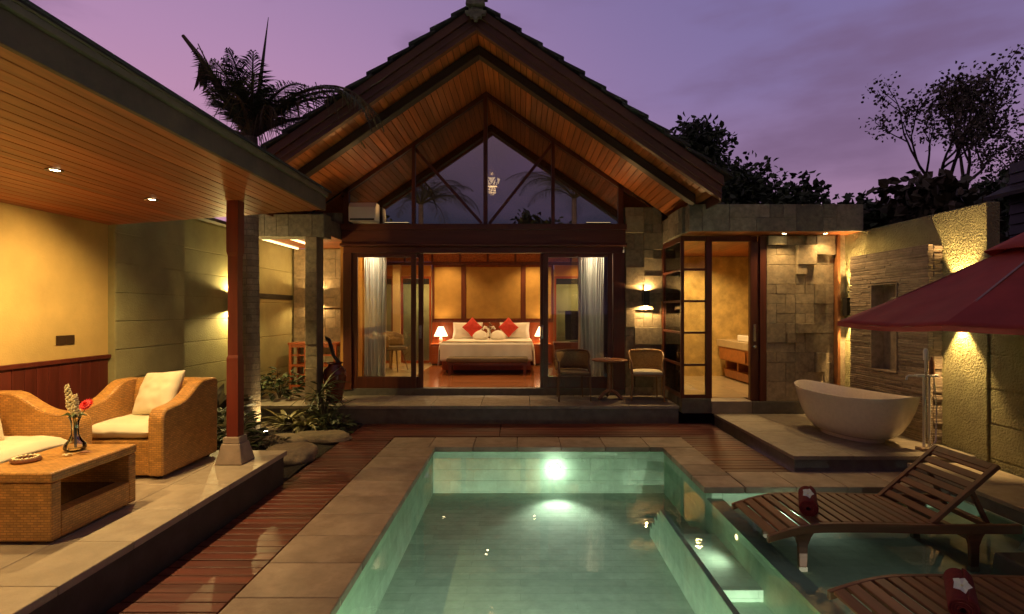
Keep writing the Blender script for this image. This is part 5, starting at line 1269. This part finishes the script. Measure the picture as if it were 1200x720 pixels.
def bush(loc, label, n, r, h, ls, lw, seed, m=m_leaf, group='plants in the garden bed', name='shrub'):
    q = random.Random(seed); t = empty(name, loc, label, 'shrub', 0, group); b = MB(); s = MB()
    for k in range(7):
        a = q.uniform(0,6.28); e = Vector((r*.7*math.cos(a), r*.7*math.sin(a), h*q.uniform(.5,.95))); s.tube([(0,0,0), e*.5+Vector((0,0,.1*h)), e], [.012,.009,.004], 5)
    for k in range(n):
        a = q.uniform(0,6.28); rr = r*q.random()**.5; z = h*q.uniform(.15,1)*(1-.35*(rr/r)**2); leafquad(b, Vector((rr*math.cos(a), rr*math.sin(a), z)), Vector((math.cos(a), math.sin(a), q.uniform(-.4,.7))), Vector((0,0,1)), ls*q.uniform(.6,1.3), lw*q.uniform(.7,1.2))
    s.build('stems', m_bark, t, recalc=False); b.build('leaves', m, t, recalc=False); return t
# against the garden wall behind the armchair
strap_plant((-4.12, 6.25, .05), 'dark grassy plant against the shaded pier behind the armchair', 34, .62, .022, 61, m_leaf, (50,88), 50)
strap_plant((-4.05, 5.85, .05), 'dark grassy plant next to the end of the red wainscot', 26, .55, .025, 62, m_leaf, (40,80), 60)
bush((-3.85, 6.15, .03), 'dark low shrub behind the wicker armchair', 160, .38, .5, .15, .06, 63, m_leaf)
strap_plant((-4.05, 6.95, .28), 'dark rosette plant with broad leaves above the armchair back', 22, .62, .14, 64, m_leafb, (45,80), 60, name='birds_nest_fern')
strap_plant((-4.15, 6.72, .10), 'curling fern silhouetted on the lit garden wall', 9, 1.05, .045, 65, m_leafb, (62,86), 110, name='fern')
bush((-3.55, 6.35, .0), 'dark shrub between the armchair and the red post', 150, .36, .62, .14, .07, 66, m_leaf)
# round the palm foot, before the terrace
strap_plant((-3.55, 8.0, .03), 'pale variegated strap plant in front of the porch floor edge', 30, .46, .075, 67, m_leaf3, (25,70), 70)
strap_plant((-3.20, 7.85, .02), 'pale variegated strap plant beside the terrace end', 30, .46, .07, 68, m_leaf3, (25,70), 75)
strap_plant((-2.98, 8.05, .02), 'tall spiky dracaena with narrow drooping leaves by the porch pillar', 26, .62, .026, 69, m_leaf2, (10,85), 75, name='dracaena')
strap_plant((-3.08, 8.08, .45), 'upper rosette of the spiky dracaena by the porch pillar', 30, .55, .028, 70, m_leaf2, (5,88), 80, name='dracaena')
bush((-3.02, 8.08, .0), 'dark leafy shrub below the dracaena', 70, .16, .7, .12, .05, 71, m_leaf)
bush((-2.72, 7.72, -.02), 'low dark shrub at the corner of the timber deck', 130, .22, .26, .10, .06, 72, m_leaf)
bush((-3.62, 6.78, -.02), 'low dark clump of small leaves at the palm foot', 60, .24, .18, .08, .045, 73, m_leafb)
bush((-3.15, 6.62, -.02), 'low dark clump of small leaves behind the flat boulder', 110, .24, .18, .09, .05, 74, m_leafb)
bush((-4.1, 9.0, .27), 'black shaded shrub in the porch corner', 140, .32, .5, .16, .07, 75, m_leaf)
# outside the bedroom windows
strap_plant((-2.55, 14.7, -.05), 'arching strap plant outside the window by the bedside lamp', 44, .85, .05, 77, m_leaf2, (40,85), 70, name='garden_plant', group='plants outside the bedroom windows')
strap_plant((-3.5, 14.9, -.05), 'arching strap plant outside the window behind the desk', 36, .8, .05, 78, m_leaf2, (40,85), 70, name='garden_plant', group='plants outside the bedroom windows')
def rock(loc, r, label, seed, sq=.42, sx=1.2, group='boulders and stepping stones in the garden bed', name='boulder'):
    me = bpy.data.meshes.new(name); bm = bmesh.new(); bmesh.ops.create_icosphere(bm, subdivisions=4, radius=1)
    for v_ in bm.verts:
        c_ = v_.co.copy(); f = 1 + .22*noise.noise(c_*1.3 + Vector((seed,0,0))) + .07*noise.noise(c_*4 + Vector((seed,0,0)))
        z = max(-.6, min(.72, c_.z*f)); v_.co = Vector((c_.x*f*r*sx, c_.y*f*r, z*r*sq))
    bm.to_mesh(me); bm.free(); me.materials.append(m_rock)
    for p in me.polygons: p.use_smooth = True
    me.set_sharp_from_angle(angle=R(45)); o = bpy.data.objects.new(name, me); COL.objects.link(o); o.location = loc; return tag(o, label, 'rock', group)
rock((-2.74, 6.25, .05), .30, 'flat topped tan boulder beside the pavilion step and deck', 1, .5, 1.0); rock((-3.18, 7.0, .03), .28, 'flat tan stepping stone behind the boulder near the palm', 2, .28)
rock((-2.72, 7.28, .02), .27, 'flat tan stepping stone at the deck edge before the terrace', 3, .3, 1.5); rock((-3.75, 7.75, .02), .22, 'small tan stone under the garden wall', 4, .3)
# ------------------------------------------------------------------ render settings
SC.view_settings.view_transform = 'Standard'; SC.view_settings.look = 'None'; SC.view_settings.exposure = .3; SC.view_settings.gamma = 1
SC.view_settings.use_curve_mapping = False
c = SC.cycles; c.use_denoising = True
try: c.denoiser = 'OPENIMAGEDENOISE'; c.denoising_input_passes = 'RGB_ALBEDO_NORMAL'
except Exception: pass
c.max_bounces = 7; c.diffuse_bounces = 4; c.glossy_bounces = 4; c.transparent_max_bounces = 12; c.transmission_bounces = 4
c.caustics_reflective = False; c.caustics_refractive = False; c.sample_clamp_indirect = 4; c.use_light_tree = True; c.blur_glossy = .5
